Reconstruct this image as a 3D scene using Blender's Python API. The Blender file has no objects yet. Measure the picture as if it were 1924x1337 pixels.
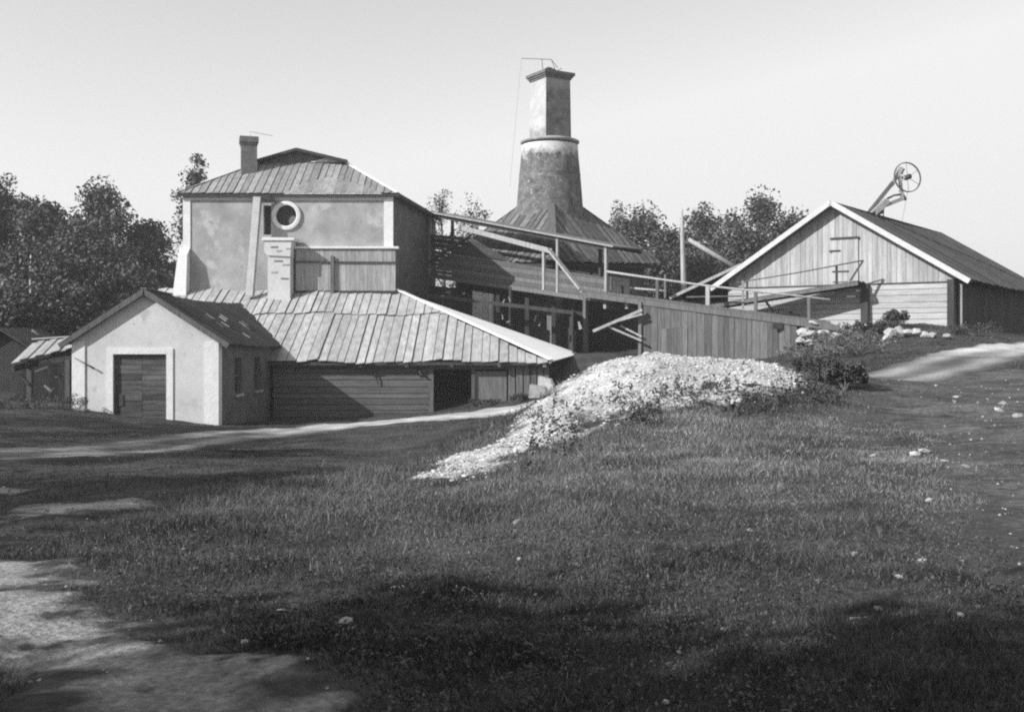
import bpy, bmesh, math, random
import numpy as np
from mathutils import Vector, Matrix

random.seed(7)
rng = np.random.default_rng(7)
scene = bpy.context.scene
COL = scene.collection
R = math.radians

# ------------------------------------------------------------------ camera
EYE, FPX, CX, HY = 1.6, 2000.0, 962.0, 635.0
cd = bpy.data.cameras.new('camera')
cd.sensor_width = 36.0
cd.lens = 36.0 * FPX / 1924.0
cd.shift_y = -33.5 / 1924.0
cd.clip_start, cd.clip_end = 0.1, 3000
cam = bpy.data.objects.new('camera', cd)
COL.objects.link(cam)
cam.location = (0, 0, EYE)
cam.rotation_euler = (R(90), 0, 0)
scene.camera = cam

# ------------------------------------------------------------------ sky and sun
SUN_AZ, SUN_EL = 60.0, 31.2            # degrees to the west of straight behind the camera, above horizon
world = bpy.data.worlds.new('World'); scene.world = world
world.use_nodes = True
wn, wl = world.node_tree.nodes, world.node_tree.links
wn.clear()
sky = wn.new('ShaderNodeTexSky'); sky.sky_type = 'NISHITA'; sky.sun_disc = False
sky.sun_elevation = R(SUN_EL)
sky.sun_rotation = R(180 + SUN_AZ)
sky.air_density = 1.0; sky.dust_density = 3.0; sky.ozone_density = 1.0
bw = wn.new('ShaderNodeRGBToBW')                       # black-and-white film
lim = wn.new('ShaderNodeMath'); lim.operation = 'MINIMUM'; lim.inputs[1].default_value = 2.95
bg = wn.new('ShaderNodeBackground'); bg.inputs['Strength'].default_value = 0.15
out = wn.new('ShaderNodeOutputWorld')
wl.new(sky.outputs[0], bw.inputs[0]); wl.new(bw.outputs[0], lim.inputs[0])
wl.new(lim.outputs[0], bg.inputs['Color']); wl.new(bg.outputs[0], out.inputs['Surface'])

sl = bpy.data.lights.new('sun', 'SUN'); sl.energy = 2.9; sl.angle = R(0.6); sl.color = (1, 1, 1)
sun = bpy.data.objects.new('sun', sl); COL.objects.link(sun)
az, el = R(SUN_AZ), R(SUN_EL)
SUNDIR = Vector((-math.sin(az) * math.cos(el), -math.cos(az) * math.cos(el), math.sin(el)))
sun.rotation_euler = SUNDIR.to_track_quat('Z', 'Y').to_euler()
sun.location = (-40, -20, 40)

vs = scene.view_settings
vs.view_transform = 'Standard'; vs.look = 'None'; vs.gamma = 1.0; vs.exposure = 1.05
vs.use_curve_mapping = False
scene.cycles.filter_width = 2.1
HAZE = 0.0009
scene.cycles.use_denoising = False        # leaves a little grain, like the film's
scene.cycles.volume_bounces = 0
scene.cycles.max_bounces = 6
scene.cycles.diffuse_bounces = 3

# ------------------------------------------------------------------ helpers
def P(x, y, D):
    """a point D metres ahead seen at photograph pixel x, y"""
    return Vector(((x - CX) / FPX * D, D, EYE + (HY - y) / FPX * D))

def tag(o, label=None, cat=None, group=None, kind=None):
    if label: o['label'] = label
    if cat: o['category'] = cat
    if group: o['group'] = group
    if kind: o['kind'] = kind
    return o

def thing(name, loc, label, cat, group=None):
    o = bpy.data.objects.new(name, None)
    o.empty_display_size = 0.3
    COL.objects.link(o); o.location = loc
    return tag(o, label, cat, group)

def attach(o, parent):
    """parent o, keeping it where it is (things are unrotated empties, parts are built in world coordinates)"""
    if parent is not None:
        o.parent = parent
        if parent.type == 'EMPTY':
            o.matrix_parent_inverse = Matrix.Translation(-Vector(parent.location))
    return o

def mesh_obj(name, verts, faces, mat, parent=None, smooth=False):
    me = bpy.data.meshes.new(name)
    me.from_pydata([tuple(v) for v in verts], [], faces)
    me.materials.append(mat)
    if smooth:
        me.polygons.foreach_set('use_smooth', [True] * len(me.polygons))
    o = bpy.data.objects.new(name, me)
    COL.objects.link(o)
    return attach(o, parent)

class MB:
    def __init__(s): s.v = []; s.f = []
    def add(s, v, f):
        n = len(s.v); s.v += [tuple(p) for p in v]; s.f += [tuple(i + n for i in q) for q in f]
        return s
    def build(s, name, mat, parent=None, smooth=False):
        return mesh_obj(name, s.v, s.f, mat, parent, smooth)

BOXF = [(0, 3, 2, 1), (4, 5, 6, 7), (0, 1, 5, 4), (1, 2, 6, 5), (2, 3, 7, 6), (3, 0, 4, 7)]

def beam_geo(p0, p1, w, h, up=(0, 0, 1), taper=1.0):
    p0, p1 = Vector(p0), Vector(p1)
    d = (p1 - p0).normalized(); up = Vector(up)
    s = d.cross(up)
    if s.length < 1e-3: s = d.cross(Vector((0, 1, 0)))
    s.normalize(); u = s.cross(d).normalized()
    v = []
    for p, k in ((p0, 1), (p1, taper)):
        v += [p - s * w / 2 * k - u * h / 2 * k, p + s * w / 2 * k - u * h / 2 * k, p + s * w / 2 * k + u * h / 2 * k, p - s * w / 2 * k + u * h / 2 * k]
    return v, BOXF

def beam(parent, name, p0, p1, w, h, mat, up=(0, 0, 1), taper=1.0):
    v, f = beam_geo(p0, p1, w, h, up, taper)
    return mesh_obj(name, v, f, mat, parent)

def box_geo(x0, x1, y0, y1, z0, z1):
    return [(x0, y0, z0), (x1, y0, z0), (x1, y1, z0), (x0, y1, z0), (x0, y0, z1), (x1, y0, z1), (x1, y1, z1), (x0, y1, z1)], BOXF

def box(parent, name, x0, x1, y0, y1, z0, z1, mat):
    v, f = box_geo(x0, x1, y0, y1, z0, z1)
    return mesh_obj(name, v, f, mat, parent)

def rbox_geo(c, sx, sy, z0, z1, ang, top=1.0):
    ca, sa = math.cos(ang), math.sin(ang); v = []
    for z, k in ((z0, 1), (z1, top)):
        for a, b in ((-1, -1), (1, -1), (1, 1), (-1, 1)):
            x, y = a * sx / 2 * k, b * sy / 2 * k
            v.append((c[0] + x * ca - y * sa, c[1] + x * sa + y * ca, z))
    return v, BOXF

def prism_geo(poly, off):
    n = len(poly); off = Vector(off)
    a = [Vector(p) for p in poly]; b = [p + off for p in a]
    f = [tuple(range(n)), tuple(range(2 * n - 1, n - 1, -1))]
    f += [(i, i + n, (i + 1) % n + n, (i + 1) % n) for i in range(n)]
    return a + b, f

def prism(parent, name, poly, off, mat):
    v, f = prism_geo(poly, off)
    return mesh_obj(name, v, f, mat, parent)

def tube_geo(pts, rads, n=8):
    v, f = [], []
    pts = [Vector(p) for p in pts]
    for i, p in enumerate(pts):
        d = (pts[min(i + 1, len(pts) - 1)] - pts[max(i - 1, 0)]).normalized()
        a = Vector((0, 1, 0)) if abs(d.y) < .8 else Vector((1, 0, 0))
        s = d.cross(a).normalized(); u = s.cross(d)
        for k in range(n):
            t = 2 * math.pi * k / n
            v.append(p + (s * math.cos(t) + u * math.sin(t)) * rads[i])
    for i in range(len(pts) - 1):
        for k in range(n):
            f.append((i * n + k, i * n + (k + 1) % n, (i + 1) * n + (k + 1) % n, (i + 1) * n + k))
    f.append(tuple(range(n - 1, -1, -1))); f.append(tuple((len(pts) - 1) * n + k for k in range(n)))
    return v, f

def tube(parent, name, pts, rads, mat, n=8, smooth=True):
    v, f = tube_geo(pts, rads, n)
    return mesh_obj(name, v, f, mat, parent, smooth)

def clip(poly, a, b, c):
    """keep the part of a 2-D convex polygon where a*x+b*y<=c"""
    outp = []
    for i in range(len(poly)):
        p, q = poly[i], poly[(i + 1) % len(poly)]
        dp, dq = a * p[0] + b * p[1] - c, a * q[0] + b * q[1] - c
        if dp <= 0: outp.append(p)
        if (dp < 0 < dq) or (dq < 0 < dp):
            t = dp / (dp - dq)
            outp.append((p[0] + (q[0] - p[0]) * t, p[1] + (q[1] - p[1]) * t))
    return outp

def planks(parent, name, poly, direction, width, thick, mat, gap=0.012, raise_alt=0.0, wjit=0.12, njit=0.006,
           endjit=0.03, sag=None, mats=None, outward=None, tilt=0.0, lap=0.0):
    """fill a flat convex polygon with boards that run along direction, each a mesh of its own"""
    pts = [Vector(p) for p in poly]
    nrm = (pts[1] - pts[0]).cross(pts[2] - pts[1]).normalized()
    if outward is not None and nrm.dot(Vector(outward)) < 0: nrm = -nrm
    d = Vector(direction); d = (d - nrm * d.dot(nrm)).normalized()
    u = d.cross(nrm).normalized(); o = pts[0]
    p2 = [((p - o).dot(u), (p - o).dot(d)) for p in pts]
    lo, hi = min(p[0] for p in p2), max(p[0] for p in p2)
    x = lo; k = 0; res = []
    while x < hi - 0.02:
        w = width * (1 + random.uniform(-wjit, wjit))
        x1 = min(x + w, hi)
        if hi - x1 < width * .35: x1 = hi
        strip = clip(clip(p2, -1, 0, -(x + gap / 2)), 1, 0, x1 - gap / 2)
        if len(strip) >= 3:
            vlo, vhi = min(p[1] for p in strip), max(p[1] for p in strip)
            if vhi - vlo > 0.04:
                if endjit:
                    j0, j1 = random.uniform(-endjit, endjit), random.uniform(-endjit, endjit)
                    strip = [(p[0], p[1] + (j0 if abs(p[1] - vlo) < .02 else j1 if abs(p[1] - vhi) < .02 else 0)) for p in strip]
                lift = (raise_alt if k % 2 else 0) + random.uniform(-njit, njit)
                tl = random.uniform(-tilt, tilt)
                base = []
                for p in strip:
                    q = o + u * p[0] + d * p[1] + nrm * (lift + tl * (p[0] - x) + lap * (p[0] - x) / max(w, .01))
                    if sag: q = q + Vector((0, 0, -sag(q)))
                    base.append(q)
                v, f = prism_geo(base, nrm * thick)
                m = random.choice(mats) if mats else mat
                res.append(mesh_obj(name, v, f, m, parent))
        x = x1; k += 1
    return res

def wall_geo(o, u, up, w, h, depth, rects=(), circles=()):
    """a wall with holes; o lower corner, u along, up; rects (u0,u1,v0,v1), circles (cu,cv,r)"""
    o, u, up = Vector(o), Vector(u), Vector(up); n = u.cross(up).normalized()
    us = {0, w}; vs_ = {0, h}
    boxes = list(rects) + [(c[0] - c[2] * 1.15, c[0] + c[2] * 1.15, c[1] - c[2] * 1.15, c[1] + c[2] * 1.15) for c in circles]
    for b in boxes: us |= {b[0], b[1]}; vs_ |= {b[2], b[3]}
    us, vs_ = sorted(us), sorted(vs_); mb = MB()
    at = lambda a, b, d=0: o + u * a + up * b - n * d
    for i in range(len(us) - 1):
        for j in range(len(vs_) - 1):
            a, b, c, e = us[i], us[i + 1], vs_[j], vs_[j + 1]
            if any(q[0] - 1e-6 < (a + b) / 2 < q[1] + 1e-6 and q[2] - 1e-6 < (c + e) / 2 < q[3] + 1e-6 for q in boxes): continue
            mb.add([at(a, c), at(b, c), at(b, e), at(a, e)], [(0, 1, 2, 3)])
            mb.add([at(a, c, depth), at(b, c, depth), at(b, e, depth), at(a, e, depth)], [(3, 2, 1, 0)])
    for q in rects:
        a, b, c, e = q
        mb.add([at(a, c), at(b, c), at(b, e), at(a, e), at(a, c, depth), at(b, c, depth), at(b, e, depth), at(a, e, depth)],
               [(0, 4, 5, 1), (1, 5, 6, 2), (2, 6, 7, 3), (3, 7, 4, 0)])
    for cu, cv, r in circles:
        N = 32; v = []
        for k in range(N):
            t = 2 * math.pi * k / N; c, s = math.cos(t), math.sin(t); m = r * 1.15 / max(abs(c), abs(s))
            v += [at(cu + c * m, cv + s * m), at(cu + c * r, cv + s * r), at(cu + c * r, cv + s * r, depth)]
        mb.add(v, [(3 * k, 3 * ((k + 1) % N), 3 * ((k + 1) % N) + 1, 3 * k + 1) for k in range(N)] +
                  [(3 * k + 1, 3 * ((k + 1) % N) + 1, 3 * ((k + 1) % N) + 2, 3 * k + 2) for k in range(N)])
    mb.add([at(0, 0), at(w, 0), at(w, h), at(0, h), at(0, 0, depth), at(w, 0, depth), at(w, h, depth), at(0, h, depth)],
           [(0, 1, 5, 4), (1, 2, 6, 5), (2, 3, 7, 6), (3, 0, 4, 7)])
    return mb

# ------------------------------------------------------------------ materials (grey: the photograph is black and white)
def G(v): return (v, v, v, 1)

def make_mat(name, base, lo=0.7, hi=1.25, scale=1.5, detail=6, rough=0.9, bump=0.3, bscale=12, stretch=(1, 1, 1),
             rnd=0.0, fine=0.25, fscale=25, spots=None, attr=None, zb=(), edge=None):
    m = bpy.data.materials.new(name); m.use_nodes = True
    nt = m.node_tree; N, L = nt.nodes, nt.links; N.clear()
    o = N.new('ShaderNodeOutputMaterial'); b = N.new('ShaderNodeBsdfPrincipled')
    b.inputs['Roughness'].default_value = rough
    b.inputs['Specular IOR Level'].default_value = 0.2
    L.new(b.outputs[0], o.inputs[0])
    tc = N.new('ShaderNodeTexCoord'); mp = N.new('ShaderNodeMapping')
    mp.inputs['Scale'].default_value = stretch
    L.new(tc.outputs['Object'], mp.inputs[0])
    def noise(sc, det, vec):
        n = N.new('ShaderNodeTexNoise'); n.inputs['Scale'].default_value = sc; n.inputs['Detail'].default_value = det
        n.inputs['Roughness'].default_value = 0.6
        L.new(vec, n.inputs['Vector']); return n.outputs['Fac']
    def rng_(src, a0, a1, b0, b1):
        r = N.new('ShaderNodeMapRange'); r.inputs[1].default_value = a0; r.inputs[2].default_value = a1
        r.inputs[3].default_value = b0; r.inputs[4].default_value = b1; L.new(src, r.inputs[0]); return r.outputs[0]
    def mul(a, c):
        q = N.new('ShaderNodeMath'); q.operation = 'MULTIPLY'; L.new(a, q.inputs[0])
        if isinstance(c, float): q.inputs[1].default_value = c
        else: L.new(c, q.inputs[1])
        return q.outputs[0]
    vec = mp.outputs[0]
    if rnd:
        oi = N.new('ShaderNodeObjectInfo')
        cmb = N.new('ShaderNodeVectorMath'); cmb.operation = 'ADD'
        sc_ = N.new('ShaderNodeVectorMath'); sc_.operation = 'SCALE'; sc_.inputs[0].default_value = (37, 17, 53)
        L.new(oi.outputs['Random'], sc_.inputs['Scale']); L.new(vec, cmb.inputs[0]); L.new(sc_.outputs[0], cmb.inputs[1])
        vec = cmb.outputs[0]
    val = rng_(noise(scale, detail, vec), 0.3, 0.7, base * lo, base * hi)
    if fine: val = mul(val, rng_(noise(fscale, 4, vec), 0.3, 0.7, 1 - fine, 1 + fine))
    if rnd: val = mul(val, rng_(oi.outputs['Random'], 0, 1, 1 - rnd, 1 + rnd))
    if attr:
        at = N.new('ShaderNodeAttribute'); at.attribute_name = attr
        val = mul(val, at.outputs['Fac'])
    if spots:                                           # (value, scale, threshold): stains and patches with a shape of their own
        for sv, ss, th, *ew in spots:
            f = rng_(noise(ss, 8, vec), th, th + (ew[0] if ew else 0.08), 0, 1)
            mx = N.new('ShaderNodeMix'); mx.data_type = 'FLOAT'
            L.new(f, mx.inputs[0]); L.new(val, mx.inputs[2]); mx.inputs[3].default_value = sv
            val = mx.outputs[0]
    for zc, zw, zv, amp in zb:                          # limewash or grime that starts at a height, with a ragged edge; zw<0: below
        sx_ = N.new('ShaderNodeSeparateXYZ'); L.new(tc.outputs['Object'], sx_.inputs[0])
        ad = N.new('ShaderNodeMath'); ad.operation = 'MULTIPLY_ADD'; L.new(noise(2.2, 9, tc.outputs['Object']), ad.inputs[0]); ad.inputs[1].default_value = amp; L.new(sx_.outputs[2], ad.inputs[2])
        f = rng_(ad.outputs[0], zc + amp / 2 - abs(zw), zc + amp / 2 + abs(zw), 0 if zw > 0 else 1, 1 if zw > 0 else 0)
        mx = N.new('ShaderNodeMix'); mx.data_type = 'FLOAT'
        L.new(f, mx.inputs[0]); L.new(val, mx.inputs[2]); mx.inputs[3].default_value = zv
        val = mx.outputs[0]
    if edge:                                            # thins out into the dark soil at its ragged border
        ea = N.new('ShaderNodeAttribute'); ea.attribute_name = 'edge'
        ad = N.new('ShaderNodeMath'); ad.operation = 'MULTIPLY_ADD'; L.new(noise(edge[1], 9, tc.outputs['Object']), ad.inputs[0]); ad.inputs[1].default_value = edge[2]; L.new(ea.outputs['Fac'], ad.inputs[2])
        f = rng_(ad.outputs[0], edge[2] * .5 + .1, edge[2] * .5 + .45, 0, 1)
        soil = rng_(noise(9, 6, tc.outputs['Object']), .3, .7, edge[0] * .5, edge[0] * 1.6)
        mx = N.new('ShaderNodeMix'); mx.data_type = 'FLOAT'
        L.new(f, mx.inputs[0]); L.new(soil, mx.inputs[2]); L.new(val, mx.inputs[3])
        val = mx.outputs[0]
    cr = N.new('ShaderNodeCombineColor')
    for i in range(3): L.new(val, cr.inputs[i])
    L.new(cr.outputs[0], b.inputs['Base Color'])
    if bump:
        bp = N.new('ShaderNodeBump'); bp.inputs['Strength'].default_value = bump; bp.inputs['Distance'].default_value = 0.05
        L.new(noise(bscale, 5, vec), bp.inputs['Height']); L.new(bp.outputs[0], b.inputs['Normal'])
    return m

M = {}
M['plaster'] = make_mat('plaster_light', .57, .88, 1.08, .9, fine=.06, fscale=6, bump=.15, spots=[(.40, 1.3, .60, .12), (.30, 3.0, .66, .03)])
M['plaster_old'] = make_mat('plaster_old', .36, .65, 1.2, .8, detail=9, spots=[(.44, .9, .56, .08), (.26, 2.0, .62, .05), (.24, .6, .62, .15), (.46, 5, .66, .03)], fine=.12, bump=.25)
M['white'] = make_mat('whitewash', .70, .9, 1.05, 3, fine=.08, spots=[(.42, 3.2, .66, .04)])
M['shade_toned_render'] = make_mat('shade_toned_render', .13, .7, 1.3, 1.5)  # render darkened to carry the shade of walls turned from the sun
M['roof_light'] = make_mat('roof_board_light', .34, .7, 1.25, 1.4, stretch=(3, .4, 3), rnd=.13, bump=.25, spots=[(.2, 1.6, .66, .1)])
M['roof_house'] = make_mat('roof_board_house', .235, .7, 1.25, 1.4, stretch=(3, .8, 3), rnd=.22, bump=.25, spots=[(.13, 1.6, .62, .1)])
M['track'] = make_mat('trodden_earth', .08, .5, 1.6, 1.1, detail=9, stretch=(.8, 1.5, 1), bscale=14, bump=.7, fine=.55, fscale=14, spots=[(.035, 1.8, .55, .1), (.17, 3.0, .62, .08)], edge=(.05, 1.2, 1.8))
M['roof_white'] = make_mat('roof_board_pale', .84, .92, 1.05, 2, bump=.1, fine=.06)
M['roof_dark'] = make_mat('roof_board_dark', .055, .7, 1.4, 2, rnd=.3)
M['roof_kiln'] = make_mat('roof_board_kiln', .125, .6, 1.35, 1.5, rnd=.35, stretch=(2, 2, 1), fine=.3)
M['wood_grey'] = make_mat('wood_weathered', .12, .7, 1.3, 2.0, stretch=(5, 5, .6), rnd=.28)
M['wood_log'] = make_mat('log_grey', .115, .7, 1.3, 2.0, stretch=(.6, 5, 5), rnd=.2)
M['wood_pale'] = make_mat('wood_pale', .33, .7, 1.2, 2.0, stretch=(5, 5, .6), rnd=.15)
M['wood_pale_h'] = make_mat('wood_pale_log', .42, .8, 1.15, 2.0, stretch=(.6, .6, 5), rnd=.12)
M['wood_barn'] = make_mat('wood_barn', .36, .75, 1.2, 1.6, stretch=(5, 5, .5), rnd=.17, spots=[(.2, 1.3, .66)])
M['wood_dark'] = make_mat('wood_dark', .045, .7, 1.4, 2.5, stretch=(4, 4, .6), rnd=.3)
M['wood_white'] = make_mat('wood_white', .50, .85, 1.1, 2.5, rnd=.1)
M['door_wood'] = make_mat('door_wood', .085, .6, 1.5, 2.5, stretch=(.5, 4, 4), rnd=.3)
M['brick'] = make_mat('kiln_brick', .14, .55, 1.6, 2.2, detail=9, bscale=18, bump=.6, fine=.4, fscale=9, spots=[(.34, 2.4, .60, .06), (.07, 1.5, .62)], zb=[(12.95, .3, .6, 1.6), (8.5, -.25, .42, 3.2)])
M['stack'] = make_mat('stack_masonry', .42, .8, 1.15, 1.0, fine=.15, spots=[(.25, 1.4, .62)], zb=[(14.3, -.5, .22, 3.0)])
M['brick_dark'] = make_mat('brick_dark', .15, .7, 1.3, 3, bscale=20, bump=.5)
M['iron'] = make_mat('iron', .05, .8, 1.3, 6, rough=.6)
M['glass'] = make_mat('window_glass', .03, .8, 1.2, 3, rough=.15, bump=0)
M['ground'] = make_mat('ground', .05, .5, 1.6, .8, detail=9, bscale=11, bump=1.0, fine=.6, fscale=16)
M['road'] = make_mat('road_dirt', .36, .75, 1.25, .7, bscale=20, bump=.5, attr='tone', fine=.3, edge=(.045, 1.6, 1.3))
M['sand'] = make_mat('sand', .27, .6, 1.3, 1.0, detail=9, bscale=16, bump=.9, spots=[(.06, 2.6, .60)], fine=.4, fscale=22, edge=(.045, 2.2, 1.6))
M['grit'] = make_mat('grit', .50, .6, 1.25, 2.0, detail=9, bscale=22, bump=1.0, fine=.45, fscale=24, spots=[(.14, 3.0, .60, .08), (.6, 1.2, .6, .1)], edge=(.05, 2.0, 1.6))
M['stone'] = make_mat('stone_pale', .42, .7, 1.2, 4, rnd=.25, bscale=15, bump=.4)
M['stone_small'] = make_mat('stone_small', .54, .8, 1.2, 4, fine=.2, bump=0, attr='tone')
M['brick_bare_shaded'] = make_mat('brick_bare_shaded', .19, .6, 1.4, 1.8, bscale=18, bump=.5, fine=.3, fscale=9, spots=[(.38, 1.5, .66)], zb=[(17.0, .4, .34, 1.5)])
M['grass'] = make_mat('grass_blades', .075, .85, 1.15, .4, bump=0, fine=0, attr='tone', rough=.7)
M['weed'] = make_mat('weed_leaves', .065, .8, 1.2, 1, bump=0, fine=0, attr='tone', rough=.6)
M['leaf'] = make_mat('tree_leaves', .085, .7, 1.3, .4, bump=0, fine=0, attr='tone', rough=.6)
M['bark'] = make_mat('bark', .12, .6, 1.4, 3, bscale=10, bump=.8)
M['birch'] = make_mat('birch_bark', .5, .7, 1.2, 4, spots=[(.08, 3, .58)])

# ------------------------------------------------------------------ terrain
CT = [  # photograph pixel and distance of points read off the ground
 (0,1337,4.5),(962,1337,4.55),(1924,1337,4.6),(0,1200,5.6),(962,1150,6.2),(1924,1150,6.3),(200,1100,7.2),(0,1050,8.6),
 (0,980,11),(160,970,11.4),(0,900,16.5),(0,840,25),(0,770,38),(400,960,11.5),(700,905,14),(550,905,14.6),(600,850,24),
 (800,840,26),(400,850,24),(600,803,37),(400,815,34),(200,850,26),(137,770,40.5),(410,797,40.5),(820,772,49),(700,778,49),
 (1000,745,49),(600,788,49),(1000,765,43),(850,788,38),(820,872,17),(1000,766,20.5),(1100,704,21.5),(1210,682,22),
 (1350,690,22),(1480,696,22.5),(1560,722,21),(1200,790,17.5),(1300,860,14),(1000,870,15),(1200,950,10.5),(800,950,11.5),
 (1100,668,54),(1205,684,53),(1350,682,51),(1430,676,50),(1500,668,48.5),(1470,690,27),(1600,712,26),(1750,690,31),(1924,655,40),(1800,620,47),
 (1640,610,48.6),(1535,655,46.5),(1580,636,47),(1700,642,42),(1600,668,40),(1520,690,36),(1924,900,11.5),(1924,780,18),(1700,780,18.5),
 (1700,900,11.5),(1600,850,13.5),(1450,800,17),(1924,640,46),
 (800,868,20.5),(800,858,24),(905,832,19.2),(900,822,24),(700,880,18.5),(600,880,18.5),(700,865,22),(1000,790,24.5),(900,786,38),(900,768,46),
 (600,796,42),(700,798,37),(700,786,44),(800,780,44),(1100,735,25),(950,800,19.8),(400,880,18),(550,862,22)]
cpts = [P(*c) for c in CT]
XY = [(p.x, p.y) for p in cpts]; ZZ = [p.z for p in cpts]
for x, y, z in [(3.4,29,0.0),(6.5,29,.2),(3,35,-.6),(7,36,-.2),(2,43,-.7),(-60,20,-1),(-60,60,-1.2),(-30,60,-1),(-10,75,-.5),(3,66,0.2),(31,62,1.6),
                (60,40,1.4),(60,80,1.4),(0,110,-.5),(-60,110,-1),(60,120,1),(0,-30,0),(-40,-20,-.2),(40,-20,.2),(-25,8,-.6),
                (-22,30,-1.0),(25,15,.5),(12,4,.1),(-10,2,-.1),(14,60,1.4),(-30,48,-.7),(8,62,.9)]:
    XY.append((x, y)); ZZ.append(z)
XY = np.array(XY); ZZ = np.array(ZZ)
def _phi(r2): return 0.5 * r2 * np.log(r2 + 1e-9)
_n = len(XY)
_d2 = ((XY[:, None] - XY[None]) ** 2).sum(-1)
_A = np.zeros((_n + 3, _n + 3)); _A[:_n, :_n] = _phi(_d2) + np.eye(_n) * 0.12
_A[:_n, _n] = 1; _A[:_n, _n + 1:] = XY; _A[_n:, :_n] = _A[:_n, _n:].T
_W = np.linalg.solve(_A, np.concatenate([ZZ, [0, 0, 0]]))
def height(x, y):
    x = np.atleast_1d(np.asarray(x, float)); y = np.atleast_1d(np.asarray(y, float))
    res = np.empty(len(x))
    for i in range(0, len(x), 20000):
        a = np.stack([x[i:i + 20000], y[i:i + 20000]], 1)
        c = a.copy(); c[:, 0] = np.clip(c[:, 0], -62, 62); c[:, 1] = np.clip(c[:, 1], -30, 112)
        d2 = ((c[:, None] - XY[None]) ** 2).sum(-1)
        h = _phi(d2) @ _W[:_n] + _W[_n] + c @ _W[_n + 1:]
        res[i:i + 20000] = h
    res += 0.05 * np.sin(x * 1.3 + 2 * np.sin(y * .7)) * np.sin(y * 1.1 + 1.5 * np.sin(x * .9)) + .02 * np.sin(x * 4.1 + y * 2.3) * np.sin(y * 3.7 - x * 1.9)
    return res
def hz(x, y): return float(height([x], [y])[0])

def vnoise(x, y, sc, seed=0):
    """cheap smooth value noise in 0..1"""
    x = np.asarray(x) * sc + seed * 17.3; y = np.asarray(y) * sc - seed * 9.1
    xi, yi = np.floor(x).astype(int), np.floor(y).astype(int); fx, fy = x - xi, y - yi
    fx, fy = fx * fx * (3 - 2 * fx), fy * fy * (3 - 2 * fy)
    def h(a, b):
        n = (a * 374761393 + b * 668265263 + seed * 1442695) & 0x7fffffff
        n = ((n ^ (n >> 13)) * 1274126177) & 0x7fffffff
        return ((n ^ (n >> 16)) & 0xffff) / 65535.0
    return (h(xi, yi) * (1 - fx) + h(xi + 1, yi) * fx) * (1 - fy) + (h(xi, yi + 1) * (1 - fx) + h(xi + 1, yi + 1) * fx) * fy
def fbm(x, y, sc, seed=0):
    return (vnoise(x, y, sc, seed) * .5 + vnoise(x, y, sc * 2.1, seed + 1) * .3 + vnoise(x, y, sc * 4.3, seed + 2) * .2)

def np_mesh(name, verts, quads, mat, attr=None, smooth=False):
    me = bpy.data.meshes.new(name); verts = np.asarray(verts, np.float32); quads = np.asarray(quads, np.int32)
    k = quads.shape[1]
    me.vertices.add(len(verts)); me.vertices.foreach_set('co', verts.ravel())
    me.loops.add(quads.size); me.loops.foreach_set('vertex_index', quads.ravel())
    me.polygons.add(len(quads)); me.polygons.foreach_set('loop_start', np.arange(0, quads.size, k, dtype=np.int32))
    me.polygons.foreach_set('loop_total', np.full(len(quads), k, np.int32))
    if smooth: me.polygons.foreach_set('use_smooth', np.ones(len(quads), bool))
    if attr is not None:
        a = me.attributes.new('tone', 'FLOAT', 'POINT'); a.data.foreach_set('value', np.asarray(attr, np.float32))
    me.materials.append(mat); me.update(calc_edges=True)
    o = bpy.data.objects.new(name, me); COL.objects.link(o)
    return o

def grid_faces(nx, ny):
    i, j = np.meshgrid(np.arange(nx - 1), np.arange(ny - 1), indexing='ij')
    a = (i * ny + j).ravel()
    return np.stack([a, a + ny, a + ny + 1, a + 1], 1)

gx = np.sinh(np.linspace(-5.2, 5.2, 360)) / np.sinh(5.2) * 900
gx = np.sort(np.unique(np.concatenate([gx, np.linspace(-22, 28, 200)])))
gy = np.concatenate([np.linspace(-400, -35, 12), np.linspace(-30, 2, 20), np.linspace(2.3, 30, 150), np.linspace(30.4, 75, 100), np.geomspace(77, 1500, 30)])
GX, GY = np.meshgrid(gx, gy, indexing='ij')
gz = height(GX.ravel(), GY.ravel())
ground = np_mesh('ground', np.stack([GX.ravel(), GY.ravel(), gz], 1), grid_faces(len(gx), len(gy)), M['ground'], smooth=True)
tag(ground, 'dark grassy yard and field sloping down to the works', 'ground', kind='structure')

# masks in the ground plane ------------------------------------------------
ROAD = [(-14.5,14),(-11.8,18.5),(-10.3,21.5),(-9.9,26),(-9.0,32),(-6.5,36.5),(-3.2,40),(.8,42.5),(4,40),(5.8,35),(7,30.5),(9.0,28.2),(12.2,30.6),(19.2,39.5),(28,46),(50,56)]
def seg_dist(px, py, path):
    best = np.full(len(px), 1e9); side = np.zeros(len(px))
    for (ax, ay), (bx, by) in zip(path[:-1], path[1:]):
        dx, dy = bx - ax, by - ay; L2 = dx * dx + dy * dy
        t = np.clip(((px - ax) * dx + (py - ay) * dy) / L2, 0, 1)
        qx, qy = px - ax - t * dx, py - ay - t * dy
        d = np.hypot(qx, qy); s = np.sign(dx * qy - dy * qx) * d
        m = d < best; best[m] = d[m]; side[m] = s[m]
    return best, side
def smooth_path(path, n=6):
    outp = []
    for i in range(len(path) - 1):
        p0 = path[max(i - 1, 0)]; p1 = path[i]; p2 = path[i + 1]; p3 = path[min(i + 2, len(path) - 1)]
        for k in range(n):
            t = k / n
            outp.append(tuple(.5 * ((2 * b) + (-a + c) * t + (2 * a - 5 * b + 4 * c - d) * t * t + (-a + 3 * b - 3 * c + d) * t ** 3)
                              for a, b, c, d in zip(p0, p1, p2, p3)))
    return outp + [path[-1]]
ROADS = smooth_path(ROAD)
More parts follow.
